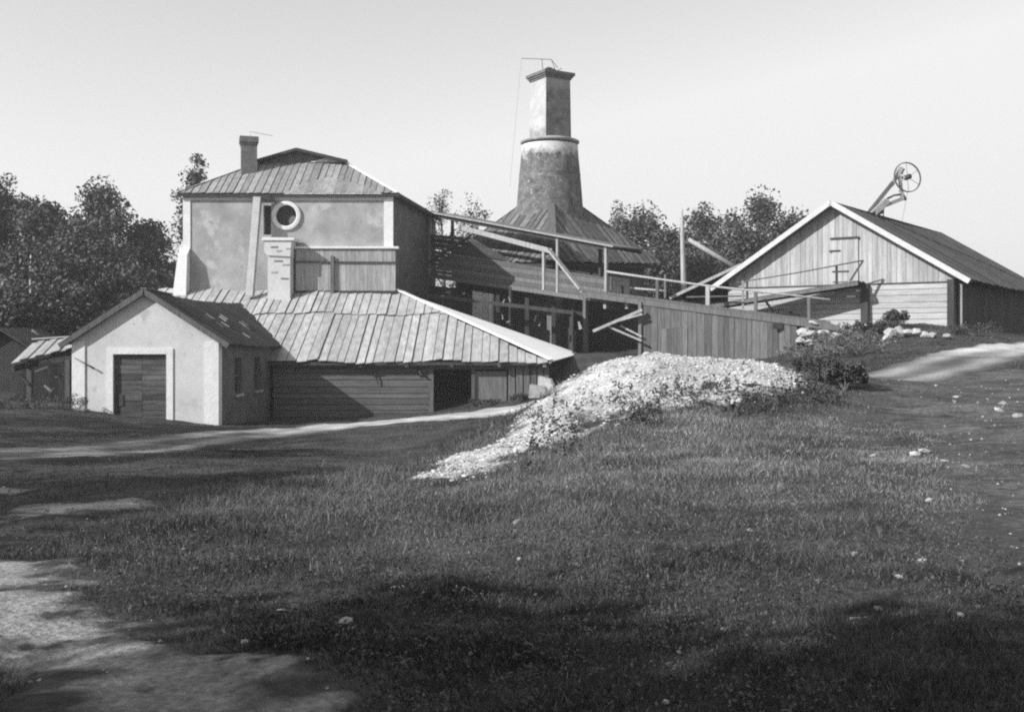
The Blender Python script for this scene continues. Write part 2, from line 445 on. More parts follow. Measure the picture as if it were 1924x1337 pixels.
def road_mask(x, y):
    d, s = seg_dist(x, y, ROADS)
    w = 1.9 + 1.9 * np.exp(-((x - .5) / 4.5) ** 2 - ((y - 41.5) / 5) ** 2)
    return w + .9 * (fbm(x, y, .5, 3) - .5) - d, s
def poly_in(x, y, poly):
    """signed inside distance (positive inside) of a polygon"""
    inside = np.zeros(len(x), bool); n = len(poly); dmin = np.full(len(x), 1e9)
    for i in range(n):
        (ax, ay), (bx, by) = poly[i], poly[(i + 1) % n]
        c = ((ay > y) != (by > y)) & (x < (bx - ax) * (y - ay) / (by - ay + 1e-12) + ax)
        inside ^= c
        dx, dy = bx - ax, by - ay; t = np.clip(((x - ax) * dx + (y - ay) * dy) / (dx * dx + dy * dy), 0, 1)
        dmin = np.minimum(dmin, np.hypot(x - ax - t * dx, y - ay - t * dy))
    return np.where(inside, dmin, -dmin)
def ground_pts(pix): return [((x - CX) / FPX * D, D) for x, y, D in pix]
SAND = [(-6.5,6.4),(-4.4,8.3),(-3.5,7.9),(-2.9,6.9),(-2.2,6.0),(-1.6,5.2),(-1.0,4.5),(-1.7,4.1),(-2.1,4.9),(-3.1,5.7),(-4.5,5.6)]
def sand_mask(x, y):
    spot = np.maximum(.5 - np.hypot((x + 4.75) / 1.1, (y - 11.6) / 1.4), .45 - np.hypot((x + 6.9) / 1.3, (y - 14.4) / 1.2))
    return np.maximum(poly_in(x, y, SAND), spot) + .15 + 1.0 * (fbm(x, y, 1.3, 5) - .5) + .5 * (fbm(x, y, 5, 6) - .5)
RUB = ground_pts([(780,0,14.8),(900,0,17.3),(1000,0,20.6),(1090,0,22),(1210,0,22.8),(1400,0,23.2),(1500,0,22.8),(1500,0,20),(1400,0,18.6),(1250,0,18.0),
                  (1150,0,17.6),(1060,0,16.7),(950,0,15.0),(830,0,13.6)])
def rub_mask(x, y): return poly_in(x, y, RUB) + .1 + 1.3 * (fbm(x, y, .9, 9) - .5) + .6 * (fbm(x, y, 3.2, 8) - .5)

def heap_z(x, y):
    m = rub_mask(x, y); return height(x, y) + np.clip(m * .25, -.12, .05) + .34 * (fbm(x, y, .8, 77) - .35) * np.clip(m * 1.3, 0, 1) + .05 * (fbm(x, y, 5, 78) - .5) * np.clip(m * 3, 0, 1)

def sheet(name, x0, x1, y0, y1, step, maskfn, mat, lift, kind='structure', tonefn=None, deep=.12):
    xs, ys = np.arange(x0, x1, step), np.arange(y0, y1, step)
    A, B = np.meshgrid(xs, ys, indexing='ij'); a, b = A.ravel(), B.ravel()
    m = maskfn(a, b)
    z = height(a, b) + np.clip(m * .25, -deep, lift)
    if maskfn is rub_mask: z = heap_z(a, b)
    f = grid_faces(len(xs), len(ys)); keep = (m[f].max(1) > -.5)
    f = f[keep]; used = np.unique(f); idx = -np.ones(len(a), int); idx[used] = np.arange(len(used))
    t = tonefn(a[used], b[used]) if tonefn else np.ones(len(used))
    o = np_mesh(name, np.stack([a, b, z], 1)[used], idx[f], mat, t, smooth=True)
    e = o.data.attributes.new('edge', 'FLOAT', 'POINT'); e.data.foreach_set('value', np.clip(m[used], -1, 1).astype(np.float32))
    return o

def road_tone(x, y):
    _, s = road_mask(x, y)
    tr = np.exp(-((s - .85) / .42) ** 2) + np.exp(-((s + .85) / .42) ** 2)       # two wheel tracks, worn earth between
    far = np.clip((y - 33) / 5, 0, 1)                                            # paler, sandier surface by the hall and the hill
    return np.clip(.28 + (.45 + .2 * far) * tr + .75 * far * (x > -8) + .3 * (fbm(x, y, .8, 4) - .5), .2, 1.45)
road = sheet('road', -18, 34, 12, 52, .22, lambda x, y: road_mask(x, y)[0], M['road'], .03, tonefn=road_tone)
tag(road, 'pale dirt cart road curving past the hall', 'road', kind='structure')
sand = sheet('sand_patch', -8.5, 0.4, 3.4, 16, .075, sand_mask, M['sand'], .025)
tag(sand, 'bare trampled sandy patch in the dark turf', 'ground', kind='structure')

TRACK = [(3.2,6.8),(4.2,9.5),(5.2,12.5),(6.2,15.5),(6.9,19),(8.0,23),(9.2,27),(13.5,29.5),(16,27),(13.5,20),(10.5,14),(8.3,9.5),(5.6,6.2)]
def track_mask(x, y): return poly_in(x, y, TRACK) + .1 + 2.0 * (fbm(x, y, .6, 15) - .5) + .8 * (fbm(x, y, 2.5, 16) - .5)
trk = sheet('dirt_track', 1.5, 18, 5, 31, .12, track_mask, M['track'], .02)
tag(trk, 'worn dirt track with sparse turf beside the grassy field', 'path', kind='structure')
def yard_zone(x, y):          # bare dark earth of the yard in front of the buildings
    e = np.clip((y - 15.5 - 2.5 * (fbm(x, y, .3, 17) - .5)) / 2.5, 0, 1) * np.clip((-1.0 - x + .06 * (y - 16)) / 1.5, 0, 1)
    e2 = np.clip((y - 8.8 - .8 * (fbm(x, y, .9, 19) - .5)) / .8, 0, 1) * np.clip((-3.5 - x - .12 * np.abs(y - 11) + 1.6 * (fbm(x, y, .7, 20) - .5)) / .7, 0, 1) * (y < 22)
    return np.maximum(e * np.clip(.35 + 1.1 * (fbm(x, y, .25, 18) > .33), 0, 1), e2 * 1.08)

# ------------------------------------------------------------------ gabled outbuilding
def outbuilding():
    D0 = 40.5; XL, XR = -16.7, -11.18; XM = (XL + XR) / 2; ZR, ZE = 3.41, 1.38; zb = -2.4
    t = thing('gabled_outbuilding', (XM, D0, -1.4), 'small whitewashed gabled outbuilding with a dark plank double door', 'building')
    sl_ = (ZR - ZE) / 3.1
    ztop = ZR - .12 - (XM - XL) * sl_
    dx0, dx1, dz = -15.17, -13.14, .99
    mb = wall_geo((XL, D0, zb), (1, 0, 0), (0, 0, 1), XR - XL, ztop - zb, .3, rects=[(dx0 - XL, dx1 - XL, 0.001, dz - zb)])
    v, f = prism_geo([(XL, D0, ztop), (XR, D0, ztop), (XM, D0, ZR - .12)], (0, .3, 0)); mb.add(v, f)
    mb.build('front_wall', M['plaster'], t)
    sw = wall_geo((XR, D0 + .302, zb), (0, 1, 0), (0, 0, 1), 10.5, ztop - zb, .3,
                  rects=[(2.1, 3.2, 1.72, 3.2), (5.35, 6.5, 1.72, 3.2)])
    o = sw.build('side_wall', M['shade_toned_render'], t); o['label'] = 'side wall with two windows, shade put into its dark render'
    box(t, 'side_wall', XL, XL + .3, D0 + .302, D0 + 9, zb, ztop, M['shade_toned_render'])
    for a in (2.1, 5.35):
        y0, y1 = D0 + .302 + a, D0 + .302 + a + (1.1 if a < 3 else 1.15); z0, z1 = zb + 1.72, zb + 3.2
        w = mesh_obj('window', [(XR - .2, y0, z0), (XR - .2, y1, z0), (XR - .2, y1, z1), (XR - .2, y0, z1)], [(0, 1, 2, 3)], M['glass'], t)
        for p0, p1 in (((y0 + .05, z0), (y0 + .05, z1)), ((y1 - .05, z0), (y1 - .05, z1)), ((y0, z1 - .05), (y1, z1 - .05)), ((y0, z0 + .05), (y1, z0 + .05)),
                       (((y0 + y1) / 2, z0), ((y0 + y1) / 2, z1)), ((y0, (z0 + z1) / 2), (y1, (z0 + z1) / 2))):
            beam(w, 'frame', (XR - .14, p0[0], p0[1]), (XR - .14, p1[0], p1[1]), .07, .07, M['wood_grey'], (1, 0, 0))
        beam(w, 'sill', (XR + .04, y0 - .1, z0 - .05), (XR + .04, y1 + .1, z0 - .05), .14, .1, M['plaster_old'])
    # whitewashed corner strips and door surround, a little proud and uneven
    for x0, x1 in ((XL - .03, XL + .46), (XR - .5, XR + .03)):
        top = ztop + (.18 if x0 < XM else .12)
        prism(t, 'corner_pilaster', [(x0, D0 - .05, zb), (x1, D0 - .05, zb), (x1, D0 - .05, ztop + .02), (x0, D0 - .05, ztop - .06)] if x0 > XM else
              [(x0, D0 - .05, zb), (x1, D0 - .05, zb), (x1, D0 - .05, ztop + .02), (x0, D0 - .05, ztop - .06)], (0, .048, 0), M['white'])
    box(t, 'pilaster_return', XR + .002, XR + .032, D0 - .048, D0 + .42, zb, ztop, M['white'])
    box(t, 'door_surround', dx0 - .22, dx0, D0 - .045, D0 - .002, zb, dz, M['white'])
    box(t, 'door_surround', dx1, dx1 + .25, D0 - .045, D0 - .002, zb, dz, M['white'])
    box(t, 'door_surround', dx0 - .22, dx1 + .25, D0 - .045, D0 - .002, dz + .001, dz + .22, M['white'])
    xm = (dx0 + dx1) / 2 + .05
    for a, b in ((dx0 + .01, xm - .008), (xm + .008, dx1 - .01)):
        leaf = box(t, 'door', a, b, D0 + .14, D0 + .2, zb, dz - .01, M['door_wood'])
        planks(leaf, 'plank', [(a, D0 + .135, zb), (b, D0 + .135, zb), (b, D0 + .135, dz - .02), (a, D0 + .135, dz - .02)], (1, 0, 0), .2, .03, M['door_wood'],
               outward=(0, -1, 0), njit=.012, endjit=.004, gap=.014)
    box(t, 'door_hatch', dx0 + .12, dx0 + .36, D0 + .07, D0 + .1, -.98, -.55, M['iron'])
    tube(t, 'wall_lever', [P(140, 672, D0 - .07), P(162, 684, D0 - .11), P(177, 692, D0 - .13)], [.015, .025, .04], M['iron'])
    # roof
    yf = D0 - .22
    sag = lambda q: .10 * max(0, math.sin(math.pi * min(1, max(0, (q.y - yf) / 15.5)))) * 2.0
    yr, ye = 54.7, 50.4
    rp = [(XM + 3.14, yf, ZE), (XM + 3.14, ye, ZE), (XM, yr, ZR), (XM, yf, ZR)]
    lp = [(XM - 3.14, yf, ZE), (XM, yf, ZR), (XM, yr, ZR), (XM - 3.14, ye, ZE)]
    planks(t, 'roof_board', rp, (-1, 0, sl_), .34, .035, M['roof_dark'], raise_alt=.03, outward=(0, 0, 1), sag=sag, njit=.012, endjit=.04, tilt=.05)
    planks(t, 'roof_board', lp, (1, 0, sl_), .34, .035, M['roof_dark'], raise_alt=.03, outward=(0, 0, 1), sag=sag, njit=.012, endjit=.04)
    for s in (-1, 1):                                                   # rake boards of the gable
        a, b = Vector((XM + s * 3.2, yf, ZE - .08)), Vector((XM, yf, ZR - .035))
        o = beam(t, 'rake_board', a, b, .05, .2, M['wood_grey'])
        prism(t, 'soffit', [(XM + s * 3.1, yf + .03, ZE - .07), (XM, yf + .03, ZR - .07), (XM, D0 + .2, ZR - .07), (XM + s * 3.1, D0 + .2, ZE - .07)], (0, 0, .04), M['wood_grey'])
    beam(t, 'ridge_cap', (XM, yf - .02, ZR + .07), (XM, yf + 3.2, ZR - .02), .22, .05, M['wood_grey'])
    for k in range(10):                                                  # loose pale slats on the dark slope
        q = random.random(); yy = yf + 3.2 + 6.5 * k / 10 + random.uniform(-.4, .4); xx = .9 + 1.4 * q
        p = Vector((XM + xx, yy, ZR - xx * sl_ + .09)); p.z -= sag(p)
        beam(t, 'roof_slat', p, p + Vector((.32, random.uniform(-.05, .05), -.32 * sl_)), .1, .05, M['wood_pale'], (.5, 0, .8))
outbuilding()

# ------------------------------------------------------------------ timber hall with plank hip roof
def hall():
    DE, DW, DU = 48.6, 49.2, 56.0; ZE = .5; sl_ = (4.04 - ZE) / (DU - DE); zb = -2.6
    t = thing('timber_hall', (-5, DW, -1.7), 'low timber hall under a wide pale plank hip roof, with an open dark doorway', 'building')
    XLft, B, A, C = -18.6, Vector((1.82, DE, ZE)), Vector((-6.08, DU, 4.04)), Vector((3.53, DU, .76))
    DM = 53.4; zm = ZE + sl_ * (DM - DE)
    wav = lambda q: .05 * math.sin(q.x * .9 + 1) + .035 * math.sin(q.x * 2.3 + q.y * .5) + .10 * max(0, math.sin((q.x + 9) * .22)) * max(0, 1 - abs(q.y - 51.5) / 3)
    hx = lambda D: B.x + (A.x - B.x) * (D - DE) / (DU - DE)
    planks(t, 'roof_board', [(XLft, DE, ZE), (hx(DE), DE, ZE), (hx(DM), DM, zm), (XLft, DM, zm)], (0, 1, sl_), .43, .03, M['roof_light'], lap=.04, gap=.025,
           outward=(0, 0, 1), njit=.012, endjit=.06, tilt=.05, wjit=.2, sag=wav)
    planks(t, 'roof_board', [(XLft, DM - .12, zm - .12 * sl_ + .075), (hx(DM - .12), DM - .12, zm - .12 * sl_ + .075), (hx(DU), DU, 4.04 + .075), (XLft, DU, 4.04 + .075)], (0, 1, sl_), .43, .03,
           M['roof_light'], lap=.04, gap=.025, outward=(0, 0, 1), njit=.012, endjit=.06, tilt=.05, wjit=.2, sag=wav)
    # pale hip slope that falls towards the kiln
    dn = (B + C) / 2 - A
    o = planks(t, 'hip_board', [A + Vector((0, 0, .05)), B + Vector((0, 0, .02)), C], dn, .55, .03, M['roof_white'], outward=(0, 0, 1), gap=.004, njit=.002, endjit=.01)
    for q in o: q['label'] = 'nearly white board of the hip slope'
    beam(t, 'hip_cap', A + Vector((0, -.05, .14)), B + Vector((0, 0, .12)), .32, .04, M['roof_white'])
    # back of the hip, closes the roof
    prism(t, 'roof_underside', [(XLft, DE + .1, ZE - .05), (B.x - .1, DE + .1, ZE - .05), (A.x, DU, 3.9), (XLft, DU, 3.9)], (0, 0, .03), M['wood_dark'])
    prism(t, 'roof_underside', [(A.x, DU - .02, 3.85), (B.x - .05, DE + .12, ZE - .06), (C.x - .05, DU - .02, .66)], (0, 0, .03), M['wood_dark'])
    mesh_obj('back_wall', [(XLft, DU - .04, zb), (C.x - .2, DU - .04, zb), (C.x - .2, DU - .04, .6), (A.x, DU - .04, 3.85), (XLft, DU - .04, 3.85)], [(0, 1, 2, 3, 4)], M['wood_dark'], t)
    mesh_obj('side_wall', [(B.x - .35, DW + .02, zb), (C.x - .35, DU - .06, zb), (C.x - .35, DU - .06, .6), (B.x - .35, DW + .02, .4)], [(0, 1, 2, 3)], M['wood_dark'], t)
    # front wall of squared logs, each a piece
    X = lambda x, D=DW: (x - CX) / FPX * D
    Z = lambda y, D=DW: EYE + (HY - y) / FPX * D
    ztop = .42
    d0, d1 = X(815), X(886); dtop = Z(693)
    x0 = -11.0
    planks(t, 'wall_log', [(x0, DW, zb), (d0 - .2, DW, zb), (d0 - .2, DW, ztop), (x0, DW, ztop)], (1, 0, 0), .27, .16, M['wood_log'], outward=(0, -1, 0), njit=.03, gap=.03, endjit=.02, wjit=.25)
    box(t, 'door_post', d0 - .2, d0, DW - .2, DW + .1, zb, ztop, M['wood_grey'])
    box(t, 'door_post', d1, d1 + .16, DW - .2, DW + .1, zb, dtop + .02, M['wood_grey'])
    box(t, 'lintel', d0, X(958), DW - .21, DW + .08, dtop + .002, dtop + .16, M['wood_grey'])
    o = box(t, 'wall_panel', d1 + .162, X(952), DW - .1, DW, zb, dtop - .1, M['plaster_old']); o.data.materials[0] = M['wood_grey']
    planks(t, 'wall_board', [(X(954), DW - .12, zb), (X(1032), DW - .12, zb), (X(1032), DW - .12, ztop), (X(954), DW - .12, ztop)], (0, 0, 1), .34, .04, M['wood_grey'], outward=(0, -1, 0), gap=.05, njit=.02)
    for x in (680, 766, 850, 938, 1022):
        beam(t, 'rafter_end', (X(x), DE + .02, .36), (X(x), DW + .6, .62), .16, .17, M['wood_pale'] if x > 1000 else M['wood_grey'])
    beam(t, 'eave_board', (XLft, DE + .08, ZE - .07), (B.x - .02, DE + .08, ZE - .07), .06, .14, M['wood_dark'])
    beam(t, 'wall_bracket', (X(703), DW - .3, Z(690)), (X(712), DW - .22, Z(722)), .05, .05, M['iron'])
    tube(t, 'gate_hook', [(X(785), DW - .2, Z(690)), (X(792), DW - .35, Z(703)), (X(803), DW - .3, Z(708))], [.05, .05, .03], M['iron'])
    # earth floor so the doorway stays dark
    box(t, 'earth_floor', XLft + .2, B.x - .4, DW + .3, DU - .1, -2.3, -1.9, M['ground'])
hall()

# ------------------------------------------------------------------ tall plastered house
def house():
    D0, zb = 56.0, -1.2
    XL, XR = -17.28, -6.27; ZT = 9.08
    s = D0 / FPX
    t = thing('plastered_house', ((XL + XR) / 2, D0, -.5), 'tall plastered masonry house with a round window and hipped plank roof', 'building')
    U = lambda x: (x - CX) * s - XL
    V = lambda y: EYE + (HY - y) * s - zb
    cw, cv, cr = U(538), V(405), .57
    mb = wall_geo((XL, D0, zb), (1, 0, 0), (0, 0, 1), XR - XL, ZT - zb, .5, rects=[(U(495), U(509), V(441), V(386))], circles=[(cw, cv, cr)])
    mb.build('front_wall', M['plaster_old'], t)
    XR2, D1 = -4.9, 65.0
    prism(t, 'side_wall', [(XR, D0 + .502, zb), (XR2, D1, zb), (XR2, D1, ZT), (XR, D0 + .502, ZT)], (-.5, 0, 0), M['shade_toned_render'])  # house wall off the sun, its shade put into the colour
    prism(t, 'side_wall', [(XL, D0 + .502, zb), (XL, 68, zb), (XL, 68, ZT), (XL, D0 + .502, ZT)], (.5, 0, 0), M['plaster_old'])
    box(t, 'back_wall', XL, XR2, 68.02, 68.4, zb, ZT, M['plaster_old'])
    prism(t, 'side_wall', [(XR2, D1 + .01, zb), (XR2, 68, zb), (XR2, 68, ZT), (XR2, D1 + .01, ZT)], (-.5, 0, 0), M['shade_toned_render'])
    # round window: ring and glass
    w = mesh_obj('round_window', [(XL + cw + cr * math.cos(k * math.pi / 16), D0 + .3, zb + cv + cr * math.sin(k * math.pi / 16)) for k in range(32)],
                 [tuple(range(31, -1, -1))], M['glass'], t)
    ring = MB(); N = 40
    for k in range(N):
        a = 2 * math.pi * k / N
        for r, y in ((.555, D0 + .1), (.555, D0 - .13), (.61, D0 - .15), (.75, D0 - .12), (.77, D0 + .002)):
            ring.v.append((XL + cw + r * math.cos(a), y, zb + cv + r * math.sin(a)))
    for k in range(N):
        for j in range(4):
            a, b = k * 5 + j, ((k + 1) % N) * 5 + j
            ring.f.append((a, a + 1, b + 1, b))
    ring.build('ring_frame', M['white'], w)
    prism(w, 'broken_pane', [(XL + cw + .12, D0 + .26, zb + cv - .5), (XL + cw + .42, D0 + .26, zb + cv - .36), (XL + cw + .5, D0 + .26, zb + cv - .02), (XL + cw + .2, D0 + .26, zb + cv + .02), (XL + cw + .05, D0 + .26, zb + cv - .25)], (0, .02, 0), M['plaster_old'])
    n = box(t, 'niche', XL + U(495) + .001, XL + U(509) - .001, D0 + .35, D0 + .4, zb + V(441), zb + V(386), M['wood_dark'])
    # white corner strips, cornice bands
    box(t, 'corner_pilaster', XL - .02, XL + .37, D0 - .05, D0 - .002, EYE + (HY - 470) * s, ZT - .1, M['white'])
    box(t, 'corner_pilaster', XR - .46, XR + .02, D0 - .05, D0 - .002, zb + 4, ZT - .05, M['white'])
    box(t, 'cornice', XL + .372, XR - .462, D0 - .07, D0 - .002, ZT - .24, ZT - .04, M['plaster'])
    # sloping buttress at the far corner
    bx0, bx1 = (332 - CX) * s, (357 - CX) * s; z0, z1 = zb + 3.5, EYE + (HY - 470) * s
    mesh_obj('buttress', [(bx0 - .12, D0 - .95, z0), (bx1 + .02, D0 - .95, z0), (bx1 + .02, D0 - .055, z0), (bx0 - .12, D0 - .055, z0),
                          (bx0 + .22, D0 - .5, z1 - .25), (bx1, D0 - .5, z1 - .25), (bx1, D0 - .055, z1 + .1), (bx0 + .22, D0 - .055, z1 + .1)], BOXF, M['white'], t)
    # brick stack in front of the wall
    ds = 54.8; q = ds / FPX
    sx = lambda x: (x - CX) * q
    sz = lambda y: EYE + (HY - y) * q
    st = box(t, 'masonry_stack', sx(503), sx(545), ds, D0 - .004, 2.2, sz(478), M['white'])
    st.data.materials[0] = M['plaster']
    prism(t, 'stack_head', [(sx(497), ds - .08, sz(474)), (sx(503), ds - .08, sz(480)), (sx(546), ds - .08, sz(482)), (sx(548), ds - .08, sz(452)), (sx(497), ds - .08, sz(452))], (0, 1.15, 0), M['plaster'])
    prism(t, 'stack_cap', [(sx(492), ds - .16, sz(452) + .003), (sx(553), ds - .16, sz(452) + .003), (sx(555), ds - .16, sz(447)), (sx(494), ds - .16, sz(446))], (0, 1.25, 0), M['white'])
    for k, (x, y, w_) in enumerate(((509, 463, 14), (520, 470, 10), (538, 466, 8), (515, 489, 16), (531, 496, 12), (509, 510, 12), (528, 522, 14))):
        box(t, 'brick', sx(x), sx(x + w_), ds - (.1 if y < 476 else .022), ds - (.075 if y < 476 else -.02), sz(y + 2.6), sz(y), M['brick_dark'] if k % 3 == 0 else M['plaster_old'])
    # boarded bay with white sill
    db = 55.55; g = db / FPX
    gx_ = lambda x: (x - CX) * g
    gz_ = lambda y: EYE + (HY - y) * g
    bay = box(t, 'boarded_bay', gx_(556), gx_(742), db + .03, D0 - .006, 3.3, gz_(467), M['wood_pale'])
    planks(bay, 'board', [(gx_(556), db + .03, 3.4), (gx_(743), db + .03, 3.4), (gx_(743), db + .03, gz_(493)), (gx_(556), db + .03, gz_(493))], (0, 0, 1), .24, .025, M['wood_pale'], outward=(0, -1, 0), gap=.008, endjit=0, njit=.004)
    planks(bay, 'board', [(gx_(556), db + .02, gz_(492)), (gx_(743), db + .02, gz_(492)), (gx_(743), db + .02, gz_(468)), (gx_(556), db + .02, gz_(468))], (0, 0, 1), .24, .025, M['wood_pale'], outward=(0, -1, 0), gap=.008, endjit=0, njit=.004)
    box(bay, 'sill', gx_(554), gx_(749), db - .12, D0 - .008, gz_(467), gz_(463), M['white'])
    beam(bay, 'rail', (gx_(556), db - .06, gz_(492)), (gx_(744), db - .06, gz_(493)), .05, .07, M['iron'])
    box(bay, 'post', gx_(622), gx_(628), db - .16, db - .02, 3.5, gz_(481), M['wood_grey'])
    box(bay, 'skirting', gx_(556), gx_(744), db - .02, db + .03, 3.45, gz_(546), M['wood_dark'])
    # roof
    ZE, DE = 9.16, 55.72; xl, xr = -17.55, -5.98; zg, dg = 11.29, 59.1; gl, gr = -14.04, -9.22; za, xa = 11.9, -11.88; back = 68.6; xrb = -4.45
    rb = planks(t, 'roof_board', [(xl, DE, ZE), (xr, DE, ZE), (gr, dg, zg), (gl, dg, zg)], (0, 1, .57), .37, .03, M['roof_house'], lap=.035, gap=.02, outward=(0, 0, 1), njit=.008, endjit=.03, tilt=.03, wjit=.18)
    roof = prism(t, 'side_roof', [(xl, DE, ZE - .005), (gl, dg, zg), (gl, back, zg), (xl, back, ZE - .005)], (0, 0, .05), M['roof_light'])
    prism(t, 'side_roof', [(xr, DE, ZE - .005), (xrb, 66, ZE - .15), (xrb, back, ZE - .15), (gr, back, zg), (gr, dg, zg)], (0, 0, .05), M['roof_light'])
    beam(t, 'hip_cap', (xl, DE - .02, ZE + .06), (gl, dg, zg + .06), .2, .04, M['roof_light'])
    beam(t, 'hip_cap', (xr, DE - .02, ZE + .06), (gr, dg, zg + .06), .22, .05, M['roof_white'])
    gf = dg - .45
    for sgn, e in ((-1, gl), (1, gr)):
        prism(t, 'ridge_roof', [(xa, gf, za + .1), (e + sgn * .1, gf, zg + .06), (e + sgn * .1, back, zg + .06), (xa, back, za + .1)], (0, 0, .06), M['roof_dark'])
        beam(t, 'rake_board', (e + sgn * .15, gf - .02, zg + .04), (xa, gf - .02, za + .1), .05, .16, M['wood_dark'])
    planks(t, 'gablet_board', [(gl + .1, dg - .03, zg + .01), (gr - .1, dg - .03, zg + .01), (xa, dg - .03, za + .08)], (0, 0, 1), .22, .03, M['wood_grey'], outward=(0, -1, 0), endjit=0)
    prism(t, 'gablet_lit_patch', [(-11.2, dg - .1, zg + .06), (gr - .2, dg - .1, zg + .06), (-10.3, dg - .1, zg + .3)], (0, .03, 0), M['white'])  # white triangle imitates the sunlit part of the gablet, clear of the shadow
    beam(t, 'eave_board', (xl + .02, DE + .06, ZE - .08), (xr - .02, DE + .06, ZE - .08), .07, .13, M['wood_dark'])
    prism(t, 'eave_soffit', [(xl + .1, DE + .1, ZE - .14), (xr - .1, DE + .1, ZE - .14), (xr - .1, D0, ZE - .12), (xl + .1, D0, ZE - .12)], (0, 0, .03), M['wood_dark'])
    beam(t, 'side_eave_board', (xr + .02, DE, ZE - .06), (xrb + .02, 66, ZE - .2), .08, .2, M['wood_dark'])
    # chimney on the roof
    cx, cy = (467.5 - CX) / FPX * 58.2, 58.2; a = R(17)
    mbx = MB(); mbx.add(*rbox_geo((cx, cy), .84, .84, 10.0, EYE + (HY - 272) / FPX * 58, a)); ch = mbx.build('chimney', M['brick_dark'], t)
    mb2 = MB(); zt = EYE + (HY - 272) / FPX * 58
    mb2.add(*rbox_geo((cx, cy), .92, .92, zt + .001, zt + .12, a)); mb2.add(*rbox_geo((cx, cy), 1.0, 1.0, zt + .122, zt + .42, a)); mb2.build('chimney_cap', M['brick_dark'], ch)
    tube(ch, 'wire', [(cx + .1, cy, zt + .42), (cx + .05, cy, zt + .75), (cx + 1.3, cy, zt + .52)], [.012] * 3, M['iron'], 5)
house()

# leaning plank chute on the house front
def chute():
    p0, p1 = P(470, 556, 55.0), P(485, 371, 55.62)
    t = thing('wooden_chute', p0, 'long narrow wooden chute leaning against the plastered house beside the round window', 'chute')
    beam(t, 'floor_board', p0, p1, .34, .05, M['wood_pale'], (0, -1, .1))
    beam(t, 'cover_board', p0 + Vector((0, -.25, 0)), p1 + Vector((0, -.25, 0)), .36, .04, M['wood_white'], (0, -1, .1))
    d = (p1 - p0).normalized(); s = Vector((1, 0, 0))
    for k in (-.19, .19):
        beam(t, 'side_board', p0 + s * k + Vector((0, -.1, 0)), p1 + s * k + Vector((0, -.1, 0)), .04, .26, M['wood_pale'], (0, -1, .1))
    beam(t, 'hood', p1 + Vector((.05, -.1, .02)), p1 + Vector((.85, .1, -.12)), .3, .2, M['wood_dark'])
chute()

